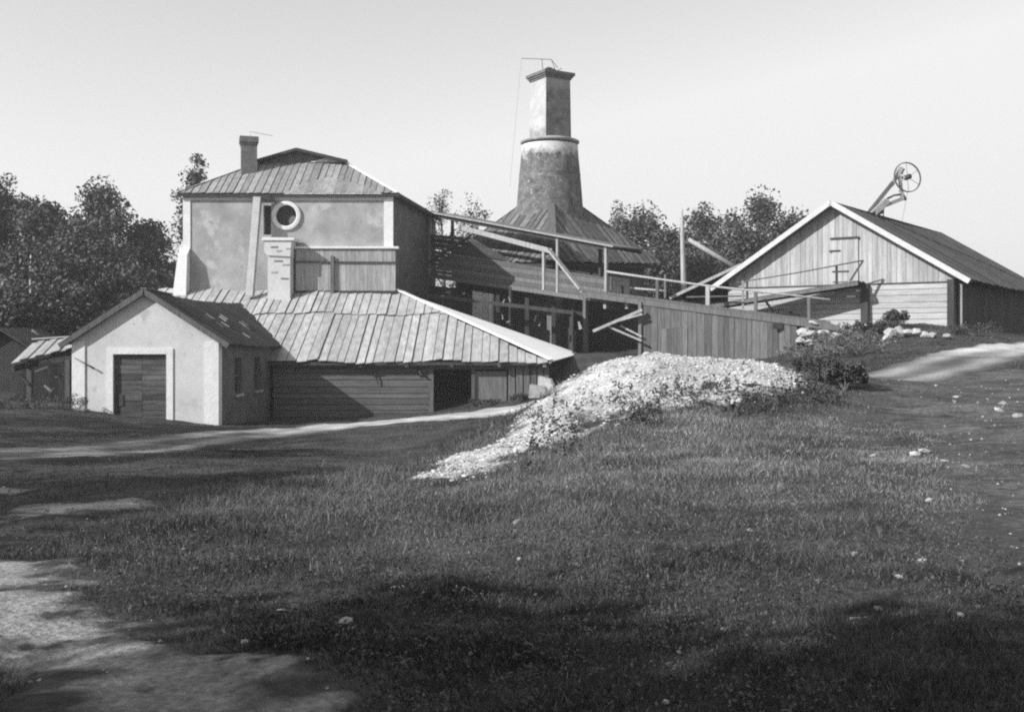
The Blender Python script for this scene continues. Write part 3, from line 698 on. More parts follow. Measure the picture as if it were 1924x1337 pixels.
# ------------------------------------------------------------------ lime kiln
def kiln():
    DC = 66.0; s = DC / FPX; X0 = (1033 - CX) * s
    z = lambda y: EYE + (HY - y) * s
    t = thing('lime_kiln', (X0, DC, .2), 'round brick kiln tower with a square chimney above a pyramid plank roof', 'kiln')
    ze, rc = z(496), 209 * s; ang = R(0)
    cor = [Vector((X0 + rc * math.sin(R(a)), DC - rc * math.cos(R(a)), ze - (.35 if a == 0 else 0))) for a in (0, 90, 180, 270)]
    ztop = z(385); rt = 1.7
    top = [Vector((X0 + rt * math.sin(R(a)), DC - rt * math.cos(R(a)), ztop)) for a in (0, 90, 180, 270)]
    for i, w in ((0, .27), (3, .27)):
        a, b = cor[i], cor[(i + 1) % 4]; c, d = top[(i + 1) % 4], top[i]
        dn = (c + d) / 2 - (a + b) / 2
        n = (b - a).cross(dn).normalized(); n = n if n.z > 0 else -n
        d2, c2 = d, c
        planks(t, 'roof_board', [a, b, c2, d2], dn, w, .03, M['roof_kiln'], raise_alt=.04, outward=(0, 0, 1), njit=.01, endjit=.05, wjit=.2, tilt=.04)
    for i in (1, 2):
        a, b = cor[i], cor[(i + 1) % 4]; c, d = top[(i + 1) % 4], top[i]
        prism(t, 'back_roof', [a, b, c, d], (0, 0, .05), M['roof_kiln'])
    for i in (0, 1, 3):
        beam(t, 'hip_cap', cor[i] + Vector((0, 0, .08)), top[i] + Vector((0, 0, .1)), .42 if i == 0 else .25, .05, M['wood_grey'])
    # walls below the eaves
    rw = rc - 1.1
    wc = [Vector((X0 + rw * math.sin(R(a)), DC - rw * math.cos(R(a)), -.5)) for a in (0, 90, 180, 270)]
    for i in range(4):
        a, b = wc[i], wc[(i + 1) % 4]; up = Vector((0, 0, ze + .5 - .15))
        mid = ((a + b) / 2 - Vector((X0, DC, -.5)))
        planks(t, 'wall_board', [a, b, b + up, a + up], (0, 0, 1), .5, .04, M['wood_grey'], outward=mid, njit=.01)
    for i in (0, 3):
        a, b = cor[i], cor[(i + 1) % 4]
        beam(t, 'eave_beam', a + Vector((0, .1, -.18)), b + Vector((0, .1, -.18)), .12, .2, M['wood_dark'])
    # brick cone, lathe
    prof = [(2.1, ztop - 1.2), (2.06, z(392)), (1.98, z(360)), (1.88, z(325)), (1.78, z(295)), (1.74, z(274))]
    def lathe(prof, n=48):
        mb = MB()
        for r, zz in prof:
            for k in range(n):
                a = 2 * math.pi * k / n; mb.v.append((X0 + r * math.cos(a), DC + r * math.sin(a), zz))
        for j in range(len(prof) - 1):
            for k in range(n):
                mb.f.append((j * n + k, j * n + (k + 1) % n, (j + 1) * n + (k + 1) % n, (j + 1) * n + k))
        return mb
    tower = lathe(prof).build('brick_tower', M['brick'], t, True)
    lathe([(1.7, z(271) - .02), (1.82, z(269.5)), (1.83, z(266.5)), (1.76, z(265.5)), (1.3, z(262)), (.3, z(259))]).build('ring_ledge', M['plaster_old'], tower, True)
    for zz in (330,):
        lathe([(1.90, z(zz)), (1.915, z(zz) + .03), (1.90, z(zz) + .07)]).build('iron_band', M['brick_dark'], tower, True)
    # square chimney, corner on
    a = R(31)
    ccx = (1034 - CX) * s
    side = 1.86
    mb = MB(); mb.add(*rbox_geo((ccx, DC), side, side, z(266), z(152), a, .95)); st = mb.build('square_chimney', M['stack'], t); st.data.materials.append(M['brick_bare_shaded'])
    for k in (2, 3): st.data.polygons[k].material_index = 1          # bare brick, its dark tone also holds the shade away from the sun
    mb = MB()
    for k, (w, y0, y1) in enumerate(((1.90, 153, 149.5), (2.06, 149.4, 146), (2.22, 145.9, 140.5))):
        mb.add(*rbox_geo((ccx, DC), w, w, z(y0), z(y1), a))
    mb.build('chimney_cornice', M['brick_dark'], st)
    mb = MB(); mb.add(*rbox_geo((ccx - .1, DC), 1.35, 1.35, z(140.4), z(127), a, .15)); mb.build('chimney_cover', M['wood_dark'], st)
    for pts in ([P(1018, 112, DC), P(1020, 132, DC)], [P(980, 110, DC), P(1036, 112, DC), P(1048, 128, DC)], [P(1036, 112, DC), P(1044, 134, DC)], [P(1044, 134, DC), P(1056, 129, DC)]):
        tube(st, 'rod', pts, [.02] * len(pts), M['iron'], 5)
    tube(st, 'guy_wire', [P(980, 110, DC), P(974, 170, DC), P(958, 350, DC - 1)], [.005] * 3, M['iron'], 4)
    # pale plaster scraps
kiln()

# ------------------------------------------------------------------ covered haulage bridge
BL, BR = Vector((-4.9, 64.0, 0)), Vector((5.26, 54.5, 0))
def NB(x, y, off=0.0):
    """where the line of sight through x, y meets the near side of the bridge"""
    n = Vector(((BR - BL).y, -(BR - BL).x, 0)).normalized()
    d = Vector(((x - CX) / FPX, 1, (HY - y) / FPX))
    D = (BL.dot(n) + off) / d.dot(n)
    return Vector((0, 0, EYE)) + d * D
def bridge():
    t = thing('haulage_bridge', (0, 59, 0), 'roofed timber haulage bridge sloping down from the plastered house to the ramp', 'bridge')
    n = Vector((.69, .724, 0)) * 2.1                                   # across the bridge
    dA, dB = NB(802, 516), NB(1150, 566)
    prism(t, 'deck', [dA, dB, dB + n, dA + n], (0, 0, -.12), M['wood_grey'])
    beam(t, 'deck_beam', dA + Vector((0, 0, -.06)), NB(1104, 559) + Vector((0, 0, -.06)), .12, .2, M['wood_grey'])
    # boarded parapet in near side, boards run along the bridge
    pA, pB = NB(802, 468), NB(1137, 521)
    planks(t, 'parapet_board', [dA, NB(1137, 563), pB, pA], dB - dA, .24, .03, M['wood_grey'], outward=-n, njit=.012, endjit=.05)
    planks(t, 'parapet_board', [dA + n, NB(1137, 563) + n, pB + n, pA + n], dB - dA, .3, .03, M['wood_dark'], outward=-n, njit=.01)
    planks(t, 'side_board', [NB(803, 466, .02), NB(803, 440, .02), NB(886, 446, .02), NB(964, 491, .02)], dB - dA, .28, .03, M['wood_dark'], outward=-n, njit=.012)  # dark boards added in the outline of the house's cast shadow
    # roof
    rA, rB = NB(800, 398), NB(1158, 465)
    e = Vector((0, 0, .0))
    rf = prism(t, 'roof', [rA - n * .12, rB - n * .12, rB + n * 1.1, rA + n * 1.1], (0, 0, .07), M['wood_grey'])
    beam(t, 'roof_beam', rA + Vector((0, 0, -.12)), rB + Vector((0, 0, -.12)), .12, .2, M['wood_dark'])
    beam(t, 'roof_beam', rA + n + Vector((0, 0, -.12)), rB + n + Vector((0, 0, -.12)), .12, .2, M['wood_dark'])
    beam(t, 'roof_edge', rA - n * .13 + Vector((0, 0, .04)), rB - n * .13 + Vector((0, 0, .04)), .04, .09, M['wood_pale'])
    beam(t, 'side_beam', NB(868, 428, .1), NB(1037, 472, .1), .1, .27, M['wood_pale'])
    beam(t, 'strut', NB(1030, 467, .22), NB(1096, 549, .22), .1, .3, M['wood_pale'], (-.7, -.7, 0))
    beam(t, 'strut', NB(800, 497, .1), NB(884, 441, .1), .1, .24, M['wood_grey'], (-.7, -.7, 0))
    for x, ya, yb in ((808, 409, 515), (1022, 470, 545), (1048, 446, 550), (1139, 461, 565)):
        beam(t, 'post', NB(x, yb), NB(x, ya), .15, .15, M['wood_pale'], (.7, .7, 0))
    for x, ya, yb in ((1012, 450, 530), (1128, 468, 560), (850, 412, 500)):
        beam(t, 'post', NB(x, yb, -2.0), NB(x, ya, -2.0), .15, .15, M['wood_dark'], (.7, .7, 0))
    # legs
    for x, ya, yb, off in ((1100, 560, 678, 0), (960, 539, 680, 0), (1075, 560, 690, -2.0)):
        beam(t, 'leg', NB(x, yb, off), NB(x, ya, off), .2, .2, M['wood_grey'] if off == 0 and x > 1000 else M['wood_dark'], (.7, .7, 0))
bridge()

# bay under the bridge: darkened shed boards, and pale pieces that imitate light
def undercroft():
    t = thing('plank_screen', P(908, 640, 60.5), 'upright boards in the dark bay under the bridge, pale to imitate sunlight', 'screen')
    planks(t, 'board', [P(888, 620, 60.2), P(928, 620, 59.2), P(928, 553, 59.2), P(888, 546, 60.2)], (0, 0, 1), .25, .03, M['wood_white'], outward=(-1, -1, 0), gap=.03)  # white wood stands in for sun that falls through a gap
    sh = thing('kiln_shed', (0, 61, 0), 'open board shed below the haulage bridge, boards darkened to deepen the shade', 'shed')
    planks(sh, 'wall_board', [P(800, 720, 64.5), P(1042, 720, 61), P(1042, 560, 61), P(800, 535, 64.5)], (0, 0, 1), .4, .04, M['wood_dark'], outward=(0, -1, 0), gap=.02, njit=.02)  # dark back boards added to deepen the shade of the bay
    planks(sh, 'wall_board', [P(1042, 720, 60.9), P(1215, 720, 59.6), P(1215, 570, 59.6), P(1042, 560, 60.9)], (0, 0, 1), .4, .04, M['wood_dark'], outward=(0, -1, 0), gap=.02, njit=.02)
    planks(sh, 'side_board', [(3.15, 54.9, -.8), (3.4, 60.4, -.8), (3.4, 60.4, 3.1), (3.15, 54.9, 3.1)], (0, 0, 1), .4, .04, M['wood_dark'], outward=(-1, 0, 0), gap=.015)  # added screen that keeps the sun out of the ramp bay
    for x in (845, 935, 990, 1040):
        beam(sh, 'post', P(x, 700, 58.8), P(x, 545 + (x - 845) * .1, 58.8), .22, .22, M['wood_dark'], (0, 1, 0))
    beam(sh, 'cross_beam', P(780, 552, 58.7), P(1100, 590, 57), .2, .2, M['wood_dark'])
    for k, (x, y, w, h, lab) in enumerate(((832, 556, 8, 4, 'small pale sliver for a light gap over the cross beam beside the house wall'), (842, 549, 7, 3, 'thin pale sliver for a light gap above the cross beam beside the house wall'),
            (872, 551, 5, 5, 'small pale sliver for a light gap next to the upright pale boards'), (946, 566, 4, 10, 'upright pale sliver for a light gap beyond the upright pale boards'), (957, 562, 3, 9, 'narrow pale sliver for a light gap in the dark bay'),
            (944, 595, 4, 10, 'short pale sliver for a light gap low in the dark bay'), (955, 604, 8, 5, 'flat pale sliver for a light gap low in the dark bay'), (1006, 598, 4, 11, 'slanting pale sliver for a light gap in the middle of the dark bay'),
            (1014, 608, 4, 9, 'second slanting pale sliver for a light gap in the middle of the bay'), (1089, 611, 9, 14, 'wide pale sliver for a light gap beside the bridge leg'))):
        p = P(x, y, 58.3 if x < 1050 else 54.6); q = 58 / FPX; a = random.uniform(-.5, .5)
        d = Vector((math.sin(a), 0, math.cos(a))) if h > w else Vector((math.cos(a), 0, math.sin(a)))
        L_, W_ = max(w, h) * q, min(w, h) * q
        o = beam(None, 'light_fleck', p - d * L_ / 2, p + d * L_ / 2, W_ * .7, .04, M['wood_pale'], (0, 1, 0), random.uniform(.3, .7))  # pale sliver in place of a gap that shows light
        tag(o, lab, 'board', 'pale slivers for light gaps under the bridge')
undercroft()

# ------------------------------------------------------------------ loading ramp with plank wall and railing
RA, RB = Vector((6.5, 53.5, 0)), Vector((14.65, 49.0, 0))
def RP(x, y, off=0.0):
    n = Vector(((RB - RA).y, -(RB - RA).x, 0)).normalized()
    d = Vector(((x - CX) / FPX, 1, (HY - y) / FPX))
    D = (RA.dot(n) + off) / d.dot(n)
    return Vector((0, 0, EYE)) + d * D
def ramp():
    t = thing('cart_ramp', (9, 52, -.3), 'grey plank walled cart ramp with a pole railing beside the barn', 'ramp')
    n = Vector((.484, .875, 0)) * 2.2
    dirx = (RB - RA).normalized()
    ty = lambda x: 569 + (x - 1205) * (603 - 569) / (1500 - 1205)
    by = lambda x: 694 + (x - 1205) * (680 - 694) / (1500 - 1205)
    planks(t, 'wall_board', [RP(1205, by(1205)), RP(1498, by(1498)), RP(1498, ty(1498)), RP(1205, ty(1205))], (0, 0, 1), .3, .04, M['wood_grey'], outward=-n, njit=.02, endjit=.03, gap=.016, wjit=.3)
    planks(t, 'wall_board', [RP(1243, 684, .06), RP(1292, 678, .06), RP(1292, 615, .06), RP(1243, 617, .06)], (0, 0, 1), .28, .03, M['wood_grey'], outward=-n, gap=.01)
    box(t, 'wall_hatch', *sorted((RP(1450, 620).x, RP(1469, 620).x)), RP(1469, 620).y - .13, RP(1469, 620).y - .05, RP(1460, 618).z, RP(1460, 606).z, M['wood_dark'])
    o = prism(t, 'deck', [RP(1092, 549), RP(1570, 611), RP(1570, 611) + n, RP(1092, 549) + n], (0, 0, -.14), M['wood_grey'])
    beam(t, 'top_beam', RP(1095, 553, .03), RP(1575, 616, .03), .14, .26, M['wood_grey'])
    beam(t, 'top_board', RP(1088, 544, .06), RP(1560, 606, .06), .06, .14, M['wood_grey'])
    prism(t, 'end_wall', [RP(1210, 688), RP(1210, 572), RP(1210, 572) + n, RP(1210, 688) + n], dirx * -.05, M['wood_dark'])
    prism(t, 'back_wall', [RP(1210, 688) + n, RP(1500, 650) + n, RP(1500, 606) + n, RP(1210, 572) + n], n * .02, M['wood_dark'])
    for x, ya, yb in ((1235, 523, 566), (1330, 535, 578), (1420, 546, 590), (1520, 560, 603)):
        beam(t, 'rail_post', RP(x, yb, .02), RP(x, ya, .02), .14 if x != 1330 else .2, .12, M['wood_pale'] if x == 1330 else M['wood_grey'], (.5, .85, 0))
    tube(t, 'rail', [RP(1140, 510, .05), RP(1235, 524, .05), RP(1330, 537, .05), RP(1440, 549, .05), RP(1560, 563, .05)], [.06, .055, .05, .05, .05], M['wood_pale'])
    tube(t, 'lower_rail', [RP(1185, 541, -1.9), RP(1252, 547, -1.9)], [.06, .06], M['wood_pale'])
    tube(t, 'lower_rail', [RP(1290, 558, -1.8), RP(1400, 556, -1.8)], [.04, .04], M['wood_grey'])
    for x, ya, yb in ((1148, 520, 552), (1250, 515, 560)):
        beam(t, 'rail_post', RP(x, yb, -1.9), RP(x, ya, -1.9), .1, .1, M['wood_grey'], (.5, .85, 0))
    # timbers stored in the open bay below the deck
    for a, b, w in (((1115, 622, 54), (1207, 582, 53), .2), ((1150, 606, 53.6), (1207, 590, 52.9), .12), ((1140, 612, 53.9), (1206, 640, 52.9), .12), ((1166, 612, 53.9), (1206, 632, 53.2), .1)):
        o = beam(None, 'stored_timber', P(*a), P(*b), w, w * .7, M['wood_pale'])
        tag(o, 'slanting timber stored in the dark bay under the ramp', 'timber', 'timbers under the ramp')
    beam(t, 'bay_post', RP(1203, 690, .1), RP(1203, 566, .1), .16, .16, M['wood_grey'], (.5, .85, 0))
    for x, y in ((1136, 575), (1177, 575)):
        beam(t, 'deck_joist', RP(x, y, -.3), RP(x, y, -.3) + n * .7, .15, .25, M['wood_pale'])
ramp()

# ------------------------------------------------------------------ barn
BF, BD = Vector((.8, -.6, 0)), Vector((.6, .8, 0))        # along the front, away from it
BO = Vector((20, 48, 0)); BW_, BLEN = 11.07, 18.7
def bp(s, d, z): return BO - BF * s + BD * d + Vector((0, 0, z))       # s metres from the corner along the front
def barn():
    t = thing('timber_barn', bp(BW_ / 2, 0, 1.6), 'pale weathered timber barn with a vertical board gable over log walls', 'barn')
    ZE, ZA, zl = 4.18, 8.09, 4.14; zb = .6; h = BW_ / 2
    sl_ = (ZA - ZE) / (h + .71); ze_w = ZA - .12 - h * sl_
    # gable boards with a hatch
    s0, s1 = h - 1.05, h + .35
    S = lambda x: None
    hz0, hz1 = 4.3, EYE + (HY - 449) / FPX * 51
    def tri_part(sa, sb, z0=None):
        za = lambda s: ZA - .12 - abs(h - s) * sl_
        pts = [bp(sa, 0, zl), bp(sb, 0, zl), bp(sb, 0, max(za(sb), zl + .01))]
        if sa < h < sb: pts.append(bp(h, 0, za(h)))
        pts.append(bp(sa, 0, max(za(sa), zl + .01)))
        return pts
    for a, b in ((0.0, h), (h, BW_)):
        planks(t, 'gable_board', tri_part(a, b), (0, 0, 1), .24, .03, M['wood_barn'], outward=-BD, gap=.012, njit=.01, endjit=.0, wjit=.3)
    hatch = planks(t, 'hatch_board', [bp(h - 1.15, -.06, hz0), bp(h + .12, -.06, hz0), bp(h + .12, -.06, hz1), bp(h - 1.15, -.06, hz1)], (0, 0, 1), .26, .03, M['wood_barn'], outward=-BD, gap=.01)
    beam(t, 'hatch_rail', bp(h - 1.2, -.11, hz1 + .04), bp(h + .2, -.11, hz1 + .04), .05, .1, M['wood_dark'])
    beam(t, 'hatch_rail', bp(h - .3, -.11, hz1 - .55), bp(h + .25, -.11, hz1 - .55), .04, .07, M['wood_dark'])
    beam(t, 'hatch_rail', bp(h - .7, -.11, hz0 + .5), bp(h + .1, -.11, hz0 + .5), .04, .06, M['wood_dark'])
    # log wall below
    planks(t, 'wall_log', [bp(0, .05, zb), bp(BW_, .05, zb), bp(BW_, .05, zl - .03), bp(0, .05, zl - .03)], BF, .29, .14, M['wood_pale_h'], outward=-BD, gap=.02, njit=.02, endjit=.0, wjit=.2)
    beam(t, 'sill_beam', bp(-.1, -.08, zl), bp(BW_ + .1, -.08, zl), .1, .07, M['wood_dark'])
    for s_, w in ((4.0, .34), (.12, .3)):
        beam(t, 'post', bp(s_, -.25, zb), bp(s_, -.25, zl + (.0 if s_ > 1 else .1)), w, .25, M['wood_dark'], BD)
    beam(t, 'corner_board', bp(-.22, .1, zb), bp(-.22, .1, zl - .1), .1, .14, M['wood_pale'], BD)
    # side and back walls
    planks(t, 'side_board', [bp(-.02, .2, -.6), bp(-.02, BLEN - .5, -.6), bp(-.02, BLEN - .5, zl), bp(-.02, .2, zl)], (0, 0, 1), .5, .04, M['wood_dark'], outward=BF, gap=.01)  # side away from the sun, shade put into the dark wood
    prism(t, 'side_wall', [bp(BW_, .2, -.6), bp(BW_, BLEN - .5, -.6), bp(BW_, BLEN - .5, zl), bp(BW_, .2, zl)], BF * .1, M['wood_dark'])
    prism(t, 'back_wall', [bp(0, BLEN - .4, -.6), bp(BW_, BLEN - .4, -.6), bp(BW_, BLEN - .4, zl), bp(h, BLEN - .4, ZA - .2), bp(0, BLEN - .4, zl)], BD * -.1, M['wood_dark'])
    # roof
    oh = -.6
    sagf = lambda q: .12 * math.sin(math.pi * min(1, max(0, ((q - BO).dot(BD) + .8) / 20)))
    planks(t, 'roof_board', [bp(-.71, oh, ZE), bp(-.71, BLEN, ZE), bp(h, BLEN, ZA), bp(h, oh, ZA)], -BF * 1 + Vector((0, 0, sl_)), .42, .04, M['roof_dark'], raise_alt=.03, outward=(0, 0, 1), sag=sagf, endjit=.05)
    prism(t, 'back_roof', [bp(BW_ + .71, oh, ZE), bp(BW_ + .71, BLEN, ZE), bp(h, BLEN, ZA), bp(h, oh, ZA)], (0, 0, .06), M['roof_dark'])
    for a, b in ((-.74, h), (BW_ + .74, h)):
        beam(t, 'rake_board', bp(a, oh - .03, ZE - .07), bp(b, oh - .03, ZA - .02), .05, .24, M['wood_white'])
        prism(t, 'soffit', [bp(a, oh + .01, ZE - .1), bp(b, oh + .01, ZA - .1), bp(b, .02, ZA - .1), bp(a, .02, ZE - .1)], (0, 0, .04), M['wood_grey'])
    # lower roof edge running on past the far corner
    p0, p1 = P(1392, 497, 55.2), P(1258, 560, 56.5)
    beam(t, 'lean_to_edge', p0, p1, .06, .15, M['wood_pale'])
    prism(t, 'lean_to_roof', [p0, p1, p1 + BD * 6, p0 + BD * 6], (0, 0, -.06), M['roof_dark'])
    beam(t, 'lean_to_post', P(1300, 545, 56.8), P(1300, 640, 56.8), .2, .2, M['wood_dark'], (0, 1, 0))
barn()

# gangway from the ramp to the barn hatch
def gangway():
    t = thing('barn_gangway', P(1450, 560, 50), 'narrow plank gangway with thin rail rising along the barn front to its hatch', 'gangway')
    a, b = P(1312, 577, 53.2), P(1612, 529, 49.3)
    w = Vector((.55, .83, 0)) * 1.25
    planks(t, 'deck_board', [a, b, b + w, a + w], b - a, .3, .05, M['wood_grey'], outward=(0, 0, 1), endjit=.1)
    beam(t, 'bearer', a + Vector((0, 0, -.08)), b + Vector((0, 0, -.08)), .1, .16, M['wood_grey'])
    beam(t, 'bearer', a + w + Vector((0, 0, -.08)), b + w + Vector((0, 0, -.08)), .1, .16, M['wood_dark'])
    r0, r1 = P(1383, 531, 52.2), P(1622, 489, 49.2)
    tube(t, 'rail', [r0, (r0 + r1) / 2 + Vector((0, 0, -.04)), r1], [.03, .03, .03], M['wood_grey'])
    beam(t, 'end_strut', r1, P(1597, 528, 49.4), .08, .1, M['wood_grey'], (0, 1, 0))
    for x, ya, yb, d in ((1396, 527, 580, 52), (1572, 500, 536, 49.9), (1404, 529, 572, 52)):
        beam(t, 'rail_post', P(x, yb, d), P(x, ya, d), .1, .1, M['wood_pale'] if x < 1400 else M['wood_grey'], (0, 1, 0))
    beam(t, 'strut', P(1436, 562, 51.3), P(1453, 586, 51.3), .1, .1, M['wood_dark'], (0, 1, 0))
    beam(t, 'leg', P(1486, 575, 51.2), P(1486, 600, 51.2), .14, .14, M['wood_dark'], (0, 1, 0))
    # broad board leaning below
    pa = P(1385, 573, 51.4)
gangway()

# hoisting wheel on the barn roof
def hoist():
    D = 57.0
    t = thing('hoist_wheel', P(1650, 400, 56), 'spoked hoisting wheel on a leaning timber frame above the barn roof', 'wheel')
    c = P(1705, 333, D); r = 27 * D / FPX
    ax = Vector((.25, -.95, .1)).normalized(); u = ax.cross(Vector((0, 0, 1))).normalized(); v = u.cross(ax)
    N = 40; pts = [c + (u * math.cos(2 * math.pi * k / N) + v * math.sin(2 * math.pi * k / N)) * r for k in range(N)]
    mb = MB()
    for k in range(N):
        d = (pts[k] - c).normalized()
        for a, b in ((.0, -.04), (.05, -.04), (.05, .04), (0, .04)): mb.v.append(pts[k] + d * a + ax * b)
    for k in range(N):
        for j in range(4):
            mb.f.append((k * 4 + j, k * 4 + (j + 1) % 4, ((k + 1) % N) * 4 + (j + 1) % 4, ((k + 1) % N) * 4 + j))
    wh = mb.build('rim', M['wood_grey'], t)
    for k in range(6):
        a = 2 * math.pi * k / 6 + .5
        d = u * math.cos(a) + v * math.sin(a)
        tube(t, 'spoke', [c + d * .1, c + d * r], [.013, .013], M['wood_grey'], 5)
    tube(t, 'hub', [c - ax * .15, c + ax * .2], [.14, .14], M['iron'], 12)
    back = ax * -.25
    beam(t, 'frame_beam', P(1632, 400, D - .6), P(1680, 340, D), .2, .16, M['wood_grey'], (0, 1, 0))
    beam(t, 'frame_beam', P(1674, 349, D), P(1694, 315, D), .2, .22, M['wood_pale'], (0, 1, 0))
    beam(t, 'frame_beam', P(1640, 402, D - 1.0), P(1666, 378, D - .3), .3, .3, M['wood_pale'], (0, 1, 0))
    beam(t, 'frame_beam', P(1658, 388, D - .3), P(1694, 374, D + .1), .2, .26, M['wood_pale'], (0, 1, 0))
    tube(t, 'brace', [P(1662, 376, D - .2), P(1680, 367, D), P(1696, 365, D)], [.06, .05, .06], M['iron'])
    beam(t, 'upright', P(1696, 376, D), P(1690, 330, D), .14, .16, M['wood_pale'], (0, 1, 0))
    beam(t, 'upright', P(1702, 376, D + .1), P(1691, 357, D + .1), .12, .12, M['wood_grey'], (0, 1, 0))
    beam(t, 'cross_head', P(1692, 326, D), P(1697, 317, D), .16, .2, M['iron'], (0, 1, 0))
    beam(t, 'bearing', c + Vector((-.55, .1, -.02)), c, .12, .14, M['wood_pale'])
    beam(t, 'foot', P(1638, 406, D - 1.2), P(1656, 396, D - .6), .3, .2, M['wood_dark'], (0, 1, 0))
    tube(t, 'stay', [P(1659, 412, D - .5), P(1661, 390, D - .4)], [.03, .03], M['iron'], 6)
    tube(t, 'rope', [c + Vector((-.02, -.1, -r)), P(1694, 420, D - 1)], [.008, .008], M['iron'], 4)
hoist()

# mast with boom
t = thing('wooden_mast', P(1284, 640, 58), 'tall pale wooden mast with a slanting boom beside the barn', 'mast')
tube(t, 'pole', [P(1286, 680, 58), P(1285, 548, 58), P(1282, 440, 58), P(1281, 392, 58)], [.17, .16, .12, .05], M['wood_pale'])
tube(t, 'boom', [P(1294, 450, 58), P(1386, 505, 57)], [.12, .14], M['wood_pale'])

# ------------------------------------------------------------------ open shed beside the outbuilding
def open_shed():
    t = thing('open_shed', P(90, 740, 46), 'open fronted plank roofed shed beside the whitewashed outbuilding', 'shed')
    A, B, C, Dd = P(20, 684, 43.5), P(150, 652, 46), P(150, 634, 48.5), P(60, 640, 48)
    planks(t, 'roof_board', [A, B, C, Dd], Dd - A, .26, .04, M['roof_light'], raise_alt=.05, outward=(0, 0, 1), njit=.02, endjit=.06)
    beam(t, 'ridge_board', Dd + Vector((0, 0, .08)), C + Vector((0, 0, .08)), .2, .06, M['wood_white'])
    beam(t, 'eave_beam', A + Vector((0, .2, -.2)), B + Vector((0, .2, -.2)), .15, .24, M['wood_dark'])
    beam(t, 'tie_beam', P(52, 684, 44.4), P(140, 672, 45.2), .14, .2, M['wood_grey'])
    for x, yb in ((56, 735), (128, 745)):
        beam(t, 'post', P(x, yb + 20, 44.5), P(x, 676, 44.5), .2, .2, M['wood_grey'], (0, 1, 0))
    beam(t, 'brace', P(35, 703, 44.4), P(55, 722, 44.4), .12, .12, M['wood_dark'], (0, 1, 0))  # dark wood imitates the deep tree shade over the shed
    planks(t, 'back_board', [P(30, 760, 48), P(150, 760, 48.5), P(150, 648, 48.5), P(30, 660, 48)], (0, 0, 1), .3, .03, M['wood_dark'], outward=(0, -1, 0))
    for a, b in (((66, 698, 46.5), (92, 688, 46.5)), ((104, 708, 46), (128, 702, 46)), ((84, 724, 46), (98, 736, 45.5)), ((92, 736, 45.5), (104, 730, 46))):
        o = beam(None, 'loose_pole', P(*a), P(*b), .08, .08, M['wood_grey']); tag(o, 'thin loose pole lying inside the open shed', 'pole', 'loose poles in the open shed')
open_shed()
t = thing('dark_cabin', P(20, 760, 52), 'dark low cabin with a steep roof behind the open shed', 'cabin')
prism(t, 'wall', [P(-70, 780, 53), P(60, 780, 53), P(60, 660, 53), P(-5, 622, 53), P(-70, 660, 53)], (0, 4, 0), M['wood_dark'])
for s_ in (-1, 1):
    a = P(-5 + s_ * 75, 664, 52.6); b = P(-5, 618, 52.6)
    prism(t, 'roof', [a, b, b + Vector((0, 5, 0)), a + Vector((0, 5, 0))], (0, 0, .08), M['roof_dark'])
tube(t, 'roof_pole', [P(60, 620, 52.5), P(80, 634, 52.5)], [.06, .06], M['wood_grey'])

# ------------------------------------------------------------------ stones
def stone_mesh(seed, sub=1):
    bm = bmesh.new(); bmesh.ops.create_icosphere(bm, subdivisions=sub, radius=1)
    r = random.Random(seed); ax = (r.uniform(.8, 1.3), r.uniform(.7, 1.1), r.uniform(.45, .8))
    for v in bm.verts:
        k = r.uniform(.78, 1.18); v.co = Vector((v.co.x * ax[0] * k, v.co.y * ax[1] * k, v.co.z * ax[2] * k))
    me = bpy.data.meshes.new('stone'); bm.to_mesh(me); bm.free(); me.materials.append(M['stone']); return me
SM = [stone_mesh(i) for i in range(8)]
def stone(parent, x, y, r, name='stone', sink=.3, flat=1.0):
    o = bpy.data.objects.new(name, random.choice(SM)); COL.objects.link(o)
    o.location = (x, y, hz(x, y) + r * sink); o.scale = (r * random.uniform(.8, 1.3), r, r * flat)
    o.rotation_euler = (random.uniform(-.4, .4), random.uniform(-.4, .4), random.uniform(0, 6.3))
    return attach(o, parent) if parent else o

